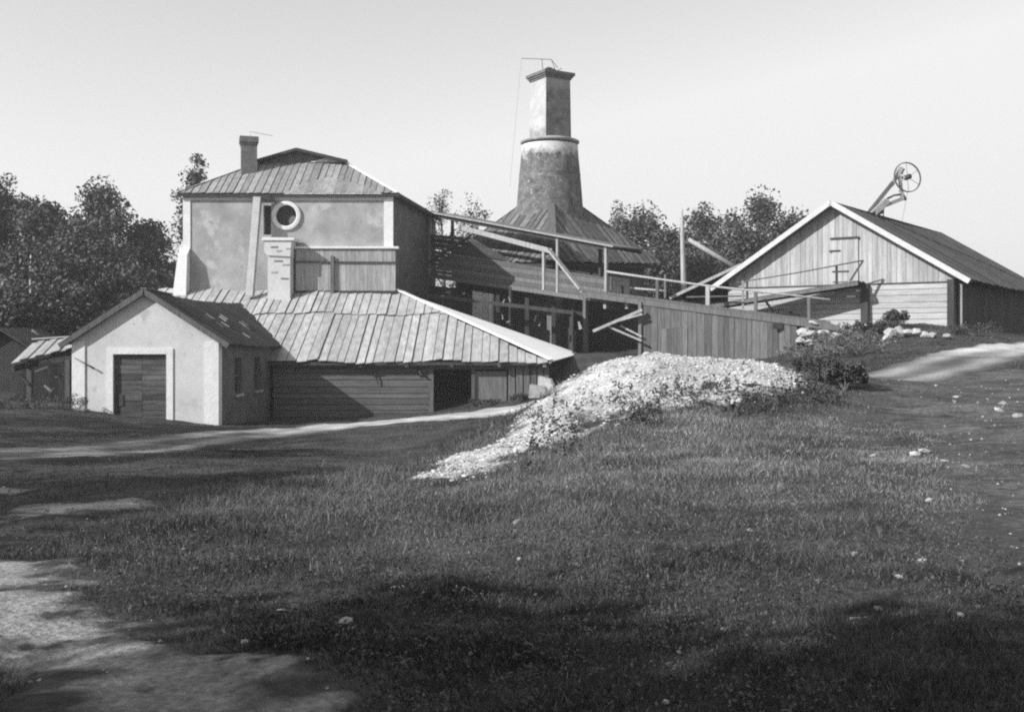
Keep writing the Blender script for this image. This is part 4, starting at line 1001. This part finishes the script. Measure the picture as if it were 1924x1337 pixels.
def rubble():
    t = thing('rubble_heap', (3, 20, 0), 'heap of pale broken limestone spilling down beside the road', 'heap')
    body = sheet('grit', -4, 8, 12.5, 24.5, .12, rub_mask, M['grit'], .05)
    body['kind'] = 'stuff'; attach(body, t)
    # countless small stones as one piece
    base = np.array([v.co for v in SM[0].vertices]); fc = np.array([p.vertices[:] for p in SM[0].polygons])
    n = 11000
    x = rng.uniform(-4, 8, n * 4); y = rng.uniform(12.5, 24.5, n * 4); m = rub_mask(x, y); k = rng.random(n * 4) < np.clip(.25 + m * .8, 0.03, 1)
    k &= m > -.7
    x, y = x[k][:n], y[k][:n]; n = len(x)
    r = .005 + .034 * rng.random(n) ** 5; a = rng.uniform(0, 6.3, n); z = heap_z(x, y) + .004
    jit = rng.uniform(.7, 1.25, (n, len(base), 1))
    v = base[None] * jit * r[:, None, None]
    ca, sa = np.cos(a)[:, None], np.sin(a)[:, None]
    vx = v[..., 0] * ca - v[..., 1] * sa + x[:, None]; vy = v[..., 0] * sa + v[..., 1] * ca + y[:, None]; vz = v[..., 2] + z[:, None]
    vv = np.stack([vx, vy, vz], -1).reshape(-1, 3); ff = (fc[None] + (np.arange(n) * len(base))[:, None, None]).reshape(-1, 3)
    o = np_mesh('small_rubble', vv, ff, M['stone_small'], np.repeat(rng.uniform(.55, 1.2, n), len(base))); o['kind'] = 'stuff'; attach(o, t)
    c = 0
    while c < 280:
        x, y = random.uniform(-4, 8), random.uniform(12.5, 24)
        if rub_mask(np.array([x]), np.array([y]))[0] > .15:
            o = stone(t, x, y, random.uniform(.018, .045) * (2.2 if random.random() < .1 else 1)); o.location.z = float(heap_z(np.array([x]), np.array([y]))[0]) + .015; c += 1
rubble()

STONES = [(1480,842,13.9,.1),(1520,838,14,.08),(1620,728,24.5,.14),(1758,733,24,.12),(1795,757,20.5,.12),(1792,768,20,.09),(1885,766,19.8,.2),(1878,785,18.5,.16),(1912,792,18,.18),
          (1738,856,13.2,.14),(1775,868,12.7,.09),(1815,878,12.3,.12),(975,1050,8.0,.05),(1640,858,13.2,.08),(1720,860,13,.2),(970,978,10,.09),(1005,952,10.7,.06),(1195,1048,8.1,.06),
          (740,1118,6.9,.04),(345,1036,8.7,.05),(530,1154,6.3,.04),(460,1212,5.6,.05),(650,1182,5.9,.07),(1360,1182,5.9,.05),(1605,1050,8.0,.05),(1745,952,10.4,.08),
          (1690,1117,7.0,.05),(1733,1077,7.6,.05),(1650,1160,6.2,.05),(1805,1180,5.95,.05),(890,1135,6.6,.04),(1410,1010,9.0,.05),(180,965,11.6,.05),(1250,1320,4.7,.05)]
for x, y, D, r in STONES:
    X, Y = (x - CX) / FPX * D, D
    o = stone(None, X, Y, r * .6, 'field_stone', .25, .75)
    where = ('on the trodden path beside the field' if X > 3.3 + .22 * (D - 10) and D > 8.5 else 'in the dark turf near the sandy patch' if X < -.9 else
             'in the tall grass in front of the rubble heap' if D > 7.8 else 'in the dark turf of the field')
    tag(o, ('large ' if r > .13 else 'small ') + 'pale loose stone lying ' + where, 'stone', 'loose stones in the grass')
for x, y, D, r in ((1672,648,43,.34),(1690,632,44,.34),(1684,640,43.4,.3),(1720,641,43.5,.32),(1706,640,43.6,.26),(1736,645,43.4,.2),(1752,652,43,.22),(1665,655,42.5,.2),(1781,658,42,.2)):
    X, Y = (x - CX) / FPX * D, D
    o = stone(None, X, Y, r, 'boulder', .5); o.location.z = max(o.location.z, P(x, y, D).z)
    o.location.z = hz(X, Y) + r * .65
    tag(o, ('large' if r > .29 else 'small') + ' pale boulder on the grassy bank below the barn', 'boulder', 'boulders on the barn bank')

def stone_wall():
    t = thing('dry_stone_wall', (14, 48.5, .5), 'low dry stone retaining wall at the upper end of the cart ramp', 'wall')
    for k in range(70):
        u = random.random(); x = 1502 + u * 130; D = 49.6 - u * 1.2; y = 612 + u * 8 + random.uniform(-12, 34) * (1 - u * .6)
        p = P(x, y, D + random.uniform(0, .4)); r = random.uniform(.14, .34)
        o = bpy.data.objects.new('stone', random.choice(SM)); COL.objects.link(o); o.location = p; o.scale = (r * 1.3, r, r)
        o.rotation_euler = (random.uniform(-.3, .3), random.uniform(-.3, .3), random.uniform(0, 6)); attach(o, t)
stone_wall()
# two white blocks on the edge of the heap, by the hall corner
for x0, x1, y0, y1, D, lab in ((993, 1022, 722, 733, 42, 'lower flat white limestone block by the hall corner'), (1009, 1034, 707, 722, 43, 'taller tilted white limestone block against the hall corner')):
    a = P(x0, y1, D); b = P(x1, y0, D)
    v, f = prism_geo([(a.x, D, a.z - .3), (b.x + .2, D, a.z - .3), (b.x, D, b.z - .12), (a.x + .05, D, b.z)], (0.1, .5, 0))
    tag(mesh_obj('limestone_block', v, f, M['stone']), lab, 'block', 'limestone blocks by the hall')
tag(beam(None, 'broken_lath', P(1597, 1172, 6.0) + Vector((0, 0, .03)), P(1655, 1173, 6.05) + Vector((0, 0, .04)), .015, .015, M['wood_white']), 'thin pale broken lath lying in the turf', 'lath')

# ------------------------------------------------------------------ trees
def leaf_cloud(centers, radii, per, size, rg, squash=.8):
    n = len(centers); C = np.repeat(np.asarray(centers), per, 0); Rr = np.repeat(np.asarray(radii), per)
    d = rg.normal(size=(n * per, 3)); d /= np.linalg.norm(d, axis=1, keepdims=True)
    rad = Rr * rg.random(n * per) ** .45
    p = C + d * rad[:, None] * np.array([1, 1, squash])
    a = rg.normal(size=(n * per, 3)); a[:, 2] += .6; a /= np.linalg.norm(a, axis=1, keepdims=True)   # leaf normal
    b = np.cross(a, rg.normal(size=(n * per, 3))); b /= np.linalg.norm(b, axis=1, keepdims=True); c = np.cross(a, b)
    s = size * rg.uniform(.5, 1.4, n * per)[:, None]
    v = np.stack([p - b * s * .5, p + c * s * .32, p + b * s * .6, p - c * s * .32], 1).reshape(-1, 3)
    f = np.arange(n * per * 4).reshape(-1, 4)
    tone = np.repeat(rg.uniform(.7, 1.3, n * per) * np.repeat(rg.uniform(.65, 1.35, n), per), 4)
    return v, f, tone

def tree(base, H, W, seed, label, name='leafy_tree', group=None, nlimb=9, per=60, clump=.75, leaf=.26, lo=.25, bark='bark', nc=6, lean=0.0):
    rg = np.random.default_rng(seed); r = random.Random(seed)
    base = Vector(base)
    t = thing(name, base, label, 'tree', group)
    mb = MB(); centers = []; radii = []
    top = base + Vector((lean + r.uniform(-.05, .05) * H, r.uniform(-.05, .05) * H, H * .9))
    tp = [base + (top - base) * k + Vector((r.uniform(-1, 1), r.uniform(-1, 1), 0)) * H * .012 * (k > 0) for k in (0, .2, .4, .6, .8, 1)]
    tr = [.022 * H * (1 - k * .9) + .02 for k in (0, .2, .4, .6, .8, 1)]
    mb.add(*tube_geo([base - Vector((0, 0, .4))] + tp, [tr[0] * 1.3] + tr, 7))
    for i in range(nlimb):
        h = lo + (1 - lo) * (i + .5) / nlimb
        prof = math.sin(math.pi * min(1, (h - lo) / (1 - lo) * .8 + .2)) ** .7
        a = i * 2.4 + r.uniform(-.5, .5); L = W * prof * r.uniform(.7, 1.15)
        k = min(4.99, h * 5); s0 = tp[int(k)] + (tp[min(5, int(k) + 1)] - tp[int(k)]) * (k - int(k))
        e = s0 + Vector((math.cos(a) * L, math.sin(a) * L, H * r.uniform(.05, .14)))
        mid = (s0 + e) / 2 + Vector((0, 0, H * .03))
        mb.add(*tube_geo([s0, mid, e], [.007 * H * (1.2 - h) + .02, .005 * H * (1.2 - h) + .015, .01], 5))
        for j in range(nc):
            q = r.uniform(.3, 1.1); c = s0 + (e - s0) * q
            centers.append((c.x + r.gauss(0, W * .14), c.y + r.gauss(0, W * .14), c.z + r.gauss(0, H * .045))); radii.append(clump * r.uniform(.55, 1.25))
    for j in range(nc):
        centers.append((top.x + r.gauss(0, W * .12), top.y + r.gauss(0, W * .12), top.z + r.uniform(-.06, .08) * H)); radii.append(clump * r.uniform(.5, .9))
    mb.build('trunk', M[bark], t, True)
    v, f, tone = leaf_cloud(centers, radii, per, leaf, rg)
    o = np_mesh('crown', v, f, M['leaf'], tone); attach(o, t)
    return t

def tree_px(x, ytop, D, Wpx, seed, label, **k):
    X = (x - CX) / FPX * D; b = hz(X, D); top = EYE + (HY - ytop) / FPX * D
    return tree((X, D, b), top - b, Wpx / FPX * D, seed, label, **k)

TL = [(20,362,72,62,'tall leafy tree with two open crowns at the edge of the wood'),(85,385,70,60,'dark bushy tree standing between two taller trees in the wood'),
      (205,350,74,62,'tall broad tree with gaps in its high crown above the wood'),(262,420,76,45,'narrow dark tree at the end of the wood next to the plastered house'),
      (140,430,66,60,'rounded low tree in front of the tall broad tree'),(-60,370,70,70,'wide leafy tree beyond the dark cabin'),
      (55,470,62,60,'low tree hiding the foot of the wood behind the dark cabin'),(215,480,64,60,'low spreading tree behind the whitewashed outbuilding roof'),
      (300,520,70,45,'short dense tree beside the buttress of the plastered house'),(130,545,60,55,'bushy young tree behind the open shed roof'),
      (250,575,62,50,'bushy young tree just behind the ridge of the whitewashed outbuilding'),(10,560,58,45,'bushy young tree over the dark cabin')]
for i, (x, y, D, w, lab) in enumerate(TL):
    tree_px(x, y, D, w * 1.35, 100 + i, lab, group='trees of the wood', nlimb=13, nc=9, per=120, lo=.08, clump=1.3, leaf=.26)
tree_px(362, 322, 82, 58, 140, 'tall slender tree rising behind the plastered house', nlimb=14, nc=6, per=80, lo=.3, clump=.9, leaf=.24)
t = thing('birch_trunk', P(58, 640, 61), 'bare pale birch trunk in front of the dark wood', 'trunk')
tube(t, 'stem', [P(60, 690, 61), P(60, 590, 61), P(57, 520, 61), P(58, 478, 61)], [.11, .1, .08, .05], M['birch'])
tube(t, 'limb', [P(58, 498, 61), P(72, 488, 61)], [.03, .015], M['birch'], 6)
for i, (x, y, D, w, lab) in enumerate([(845,360,98,46,'thin open tree beyond the haulage bridge'),(900,392,95,40,'small thin tree beside the kiln roof'),
      (1155,392,92,20,'small pointed tree behind the kiln roof'),(1215,402,84,45,'open crowned tree between kiln and mast'),(1262,440,80,40,'leafy tree directly behind the wooden mast'),
      (1320,402,86,55,'broad tree with a ragged crown beyond the mast boom'),(1440,378,82,62,'tallest dense tree behind the barn roof'),(1390,425,78,50,'leafy tree over the lower barn roof edge'),
      (1300,480,74,50,'low bushy tree at the foot of the mast'),(1225,490,76,36,'low bushy tree beside the kiln eave'),(1500,410,84,40,'tree half hidden by the barn gable')]):
    tree_px(x, y, D, w * (1.35 if x > 1200 else 1.1), 200 + i, lab, group='trees behind the works', nlimb=12, nc=8 if x > 1200 else 6, per=90 if x > 1200 else 42, lo=.18, clump=1.3 if x > 1200 else 1.0, leaf=.26 if x > 1200 else .2)
# trees outside the picture on the sunny side; their shade lies over the road and the yard
for i, (x, y, H, W, lab) in enumerate([(-24,13,13,4.5,'spreading roadside tree shading the cart road'),(-27,19,14,5,'tall roadside tree beyond the road bend'),
      (-30,25,14,5,'leafy roadside tree level with the outbuilding'),(-21.5,4.5,14,4.6,'tall roadside tree near the sandy patch'),(-18,7.5,10,3.8,'lower roadside tree near the sandy patch'),
      (-9.5,-2.5,10,3.8,'broad tree behind the field'),(-15,-7.5,13,4.6,'old tree standing well behind the field'),(-6.2,-4.6,12,4,'young tree behind the field')]):
    tree((x, y, hz(x, y)), H, W, 300 + i, lab, group='trees on the sunny side of the road', nlimb=13, nc=7, per=56, lo=.25, clump=1.15, leaf=.3)

# ------------------------------------------------------------------ shrubs and weeds
def shrub(x, D, h, w, seed, label, group='shrubs', leaf=.1, n=30, per=70, tone_k=1.0):
    rg = np.random.default_rng(seed); r = random.Random(seed); X = (x - CX) / FPX * D; b = Vector((X, D, hz(X, D)))
    t = thing('shrub', b, label, 'shrub', group); mb = MB(); cs = []; rs = []
    for i in range(n):
        a = r.uniform(0, 6.28); q = r.random() ** .6 * w; e = b + Vector((math.cos(a) * q, math.sin(a) * q * .8, h * r.uniform(.35, 1)))
        if i < 9: mb.add(*tube_geo([b, (b + e) / 2 + Vector((0, 0, .05)), e], [.018, .013, .006], 5))
        cs.append(tuple(e)); rs.append(r.uniform(.2, .38) * (h * .55 + w * .25))
    mb.build('stem', M['bark'], t)
    v, f, tone = leaf_cloud(cs, rs, per, leaf, rg); attach(np_mesh('foliage', v, f, M['weed'], tone * tone_k), t)
shrub(1588, 20.5, .5, .4, 1, 'dark bushy shrub at the end of the rubble heap by the field path', leaf=.06)
shrub(1540, 21, .5, .5, 2, 'low shrub on the crest between rubble heap and path', leaf=.05)
shrub(1682, 46.5, .75, .5, 3, 'round dark shrub in front of the barn log wall', leaf=.09)
shrub(1640, 45, .55, 1.2, 4, 'wide dark shrub below the barn gangway', leaf=.09)
shrub(1580, 44, .6, 1.5, 5, 'shaggy shrub under the dry stone wall', leaf=.08, tone_k=1.9)
shrub(1530, 41, .5, 1.4, 6, 'pale shaggy shrub at the lower end of the plank ramp wall', leaf=.07, tone_k=2.4)
shrub(1610, 39, .7, 1.6, 7, 'low straggling shrub on the bank beside the road', leaf=.07, tone_k=2.0)
shrub(910, 47.8, .3, .8, 8, 'low shrub against the hall wall beside the open doorway', leaf=.06)
shrub(985, 47, .35, .8, 9, 'small shrub near the corner of the hall', leaf=.06)
shrub(60, 39.5, .4, 2.0, 12, 'low dark shrub in front of the open shed', leaf=.06)
shrub(1830, 44.5, .5, 1.2, 13, 'low shrub by the barn corner', leaf=.06)

def blades(n, us, Dr, hfun, wfun, seed, tonefn, name, mat, dens=None, lean=.5, segs=2):
    rg = np.random.default_rng(seed)
    u = rg.uniform(us[0], us[1], n); D = np.exp(rg.uniform(math.log(Dr[0]), math.log(Dr[1]), n))
    x = u * D; y = D
    k = np.ones(n, bool)
    rm = road_mask(x, y)[0]; k &= rg.random(n) > np.clip(rm * 1.6 + .35, 0, .97)
    sm = sand_mask(x, y); k &= rg.random(n) > np.clip(sm * 1.5 + .45, 0, .86)
    bm_ = rub_mask(x, y); k &= rg.random(n) > np.clip(bm_ * 1.15 + .3, 0, .985)
    tm = track_mask(x, y); k &= rg.random(n) > np.clip(tm * 1.0 + .25, 0, .55)
    k &= rg.random(n) > .82 * yard_zone(x, y)
    k &= ~((x > -16.9) & (x < -10.9) & (y > 40.2)); k &= ~((y > 48.9) & (x < 3)); k &= ~((y > 52.5) & (x < 12))
    k &= ~((y > 48 + (20 - x) * .75 - .3) & (x > 10))
    if dens is not None: k &= rg.random(n) < dens(x, y)
    x, y, D = x[k], y[k], D[k]; n = len(x)
    z = height(x, y) - .015
    h = hfun(x, y, rg); w = wfun(D, rg)
    a = rg.uniform(0, 6.283, n); l = rg.uniform(.1, 1, n) * lean * h; b = a + rg.uniform(-1.2, 1.2, n)
    dx, dy = np.cos(a) * w * .5, np.sin(a) * w * .5; lx, ly = np.cos(b) * l, np.sin(b) * l
    if segs == 1:
        v = np.stack([np.stack([x - dx, y - dy, z], 1), np.stack([x + dx, y + dy, z], 1), np.stack([x + lx, y + ly, z + h * .95], 1)], 1).reshape(-1, 3)
        return np_mesh(name, v, np.arange(n * 3).reshape(-1, 3), mat, np.repeat(tonefn(x, y, rg), 3))
    v = np.stack([np.stack([x - dx, y - dy, z], 1), np.stack([x + dx, y + dy, z], 1),
                  np.stack([x + dx * .7 + lx * .4, y + dy * .7 + ly * .4, z + h * .6], 1), np.stack([x - dx * .7 + lx * .4, y - dy * .7 + ly * .4, z + h * .6], 1),
                  np.stack([x + lx, y + ly, z + h * .95], 1)], 1).reshape(-1, 3)
    i = np.arange(n)[:, None] * 5
    f = np.concatenate([i + np.array([[0, 1, 2]]), i + np.array([[0, 2, 3]]), i + np.array([[3, 2, 4]])], 0)
    tone = np.repeat(tonefn(x, y, rg), 5)
    return np_mesh(name, v, f, mat, tone)

def path_zone(x, y):          # trodden turf of the path on the barn side
    e = 3.3 + .22 * (y - 10) + .6 * (fbm(x, y, .5, 21) - .5)
    return np.clip((x - e) / .5, 0, 1) * np.clip((y - 6.5) / 3, 0, 1) * np.clip((30 - y) / 4, 0, 1)
def g_h(x, y, rg):
    cl = fbm(x, y, .9, 31); c2 = fbm(x, y, 3.0, 33)
    base = (.02 + .062 * np.clip((cl - .36) * 2.6, 0, 1.3) * (.25 + 1.4 * c2)) * (1 - .5 * path_zone(x, y))
    near = np.clip((y - 4) / 7, .35, 1) * np.where(sand_mask(x, y) > -.1, .45, 1) * np.where(track_mask(x, y) > 0, .8, 1) * np.where((x < -1.5) & (y > 15), .6, 1)
    tall = np.where(rg.random(len(x)) < .03, 1.5, 1.0)
    return base * near * tall * rg.uniform(.5, 1.4, len(x)) + .028
def g_tone(x, y, rg):
    n = fbm(x, y, .35, 41); m = fbm(x, y, 2.2, 43); dry = (rg.random(len(x)) < .12) * rg.uniform(.6, 2.2, len(x))
    zone_tone = np.where((x < -1.5 - .1 * y) & (y > 14), .5, 1) + 2.1 * np.exp(-((x - 2.8) / 5) ** 2 - ((y - 15.5) / 5.5) ** 2)                 # darker tone in the yard, paler in front of the heap
    return (np.clip(.55 + 1.6 * (n - .38) + 1.3 * (m - .5) + path_zone(x, y) * .35, .22, 1.8) * rg.uniform(.6, 1.4, len(x)) + dry) * zone_tone
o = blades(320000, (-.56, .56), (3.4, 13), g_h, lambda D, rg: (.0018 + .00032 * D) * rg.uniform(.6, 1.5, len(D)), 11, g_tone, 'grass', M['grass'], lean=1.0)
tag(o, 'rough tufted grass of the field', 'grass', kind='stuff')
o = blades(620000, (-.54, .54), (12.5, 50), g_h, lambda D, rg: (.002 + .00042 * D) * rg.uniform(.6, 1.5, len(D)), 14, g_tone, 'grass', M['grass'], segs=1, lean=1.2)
tag(o, 'grass of the yard and the banks', 'grass', kind='stuff')

def weed_dens(x, y):
    m = rub_mask(x, y); return np.clip(.01 + .8 * np.exp(-((m + .2) / .7) ** 2) + .22 * np.clip((fbm(x, y, .6, 51) - .55) * 8, 0, 1), 0, 1) * (1 - .85 * path_zone(x, y))
o = blades(24000, (-.2, .5), (7, 26), lambda x, y, rg: rg.uniform(.05, .24, len(x)) * np.clip(y / 16, .5, 1), lambda D, rg: .004 + .0006 * D * rg.uniform(.5, 1.3, len(D)), 12,
           lambda x, y, rg: rg.uniform(.5, 2.6, len(x)), 'tall_weeds', M['weed'], dens=weed_dens, lean=.7)
tag(o, 'tall weeds growing round the rubble heap', 'weeds', kind='stuff')
# leafy weeds: many broad leaves near the ground
def broad(n, us, Dr, seed):
    rg = np.random.default_rng(seed); u = rg.uniform(*us, n); D = np.exp(rg.uniform(math.log(Dr[0]), math.log(Dr[1]), n)); x, y = u * D, D
    k = (sand_mask(x, y) < -.1) & (road_mask(x, y)[0] < 0) & (rub_mask(x, y) < .6) & (rg.random(n) > .8 * path_zone(x, y)) & (fbm(x, y, .8, 61) > .42)
    x, y, D = x[k], y[k], D[k]; c = np.stack([x, y, height(x, y) + rg.uniform(.04, .22, len(x)) * np.clip((y - 3) / 6, .3, 1)], 1)
    v, f, tone = leaf_cloud(c, rg.uniform(.02, .06, len(x)), 6, .02 + 0 * .04, rg)
    return np_mesh('leafy_weeds', v, f, M['weed'], tone * 1.1)
def tuft_dens(x, y):
    return np.clip((fbm(x, y, 1.6, 81) - .47) * 6, 0, 1) * np.clip((fbm(x, y, .5, 82) - .3) * 4, .1, 1) * (1 - .9 * path_zone(x, y)) * (1 - yard_zone(x, y))
o = blades(150000, (-.42, .4), (6.5, 23), lambda x, y, rg: rg.uniform(.05, .23, len(x)) * np.clip(y / 13, .45, 1), lambda D, rg: (.0012 + .0003 * D) * rg.uniform(.6, 1.4, len(D)), 16,
           lambda x, y, rg: rg.uniform(.9, 3.4, len(x)) * np.clip(y / 12, .6, 1.25), 'dry_tufts', M['grass'], dens=tuft_dens, lean=1.1, segs=1)
tag(o, 'pale dry tufts standing in the field grass', 'grass', kind='stuff')
def pebbles(n, seed):
    rg = np.random.default_rng(seed); D = np.exp(rg.uniform(math.log(4.2), math.log(30), n)); x = rg.uniform(-.55, .55, n) * D; y = D
    k = (sand_mask(x, y) > 0) | (track_mask(x, y) > .1) | ((road_mask(x, y)[0] > .2) & (rg.random(n) < .5)); x, y = x[k], y[k]; n = len(x)
    base = np.array([v.co for v in SM[1].vertices]); fc = np.array([p.vertices[:] for p in SM[1].polygons])
    r = (.004 + .02 * rg.random(n) ** 5) * np.clip(y / 9, .6, 1.6); z = height(x, y) + .02
    v = base[None] * rg.uniform(.7, 1.25, (n, len(base), 1)) * r[:, None, None] + np.stack([x, y, z], 1)[:, None]
    return np_mesh('pebbles', v.reshape(-1, 3), (fc[None] + (np.arange(n) * len(base))[:, None, None]).reshape(-1, 3), M['stone_small'], np.repeat(rg.uniform(.2, .7, n), len(base)))
o = pebbles(6000, 19)
tag(o, 'small pebbles strewn over the bare earth', 'pebbles', kind='stuff')
def weed_stems(n, seed):
    rg = np.random.default_rng(seed); x = rg.uniform(-3, 9, n); y = rg.uniform(13, 24, n); m = rub_mask(x, y)
    k = (m > -.6) & (m < 1.1) & (y < 19.8) & (x > .2) & (rg.random(n) < np.clip((x + .4) / 2, .15, 1)) & (rg.random(n) < .1 + .75 * (fbm(x, y, 1.2, 71) > .5)); x, y = x[k], y[k]; z = height(x, y); h = rg.uniform(.12, .42, len(x)); C = []
    for q in np.linspace(.15, 1, 6): C.append(np.stack([x + rg.normal(0, .02, len(x)), y + rg.normal(0, .02, len(x)), z + h * q], 1))
    C = np.concatenate(C); v, f, tone = leaf_cloud(C, np.full(len(C), .05), 4, .05, rg)
    return np_mesh('weed_stems', v, f, M['weed'], tone * 1.05)
o = weed_stems(6500, 15)
tag(o, 'leafy upright weeds along the foot of the rubble heap', 'weeds', kind='stuff')
o = broad(7000, (-.5, .52), (4, 26), 13)
tag(o, 'low broad leaved weeds among the grass', 'weeds', kind='stuff')

# ------------------------------------------------------------------ air: thin summer haze
hm = bpy.data.materials.new('haze'); hm.use_nodes = True
hn, hl = hm.node_tree.nodes, hm.node_tree.links; hn.clear()
ho = hn.new('ShaderNodeOutputMaterial'); hv = hn.new('ShaderNodeVolumePrincipled')
hv.inputs['Color'].default_value = G(.95); hv.inputs['Density'].default_value = HAZE; hv.inputs['Anisotropy'].default_value = 0.2
hl.new(hv.outputs[0], ho.inputs['Volume'])
v, f = box_geo(-950, 950, -450, 1550, -8, 26)
haze = mesh_obj('haze', v, f, hm)
tag(haze, 'thin pale summer haze over the works', 'haze', kind='stuff')
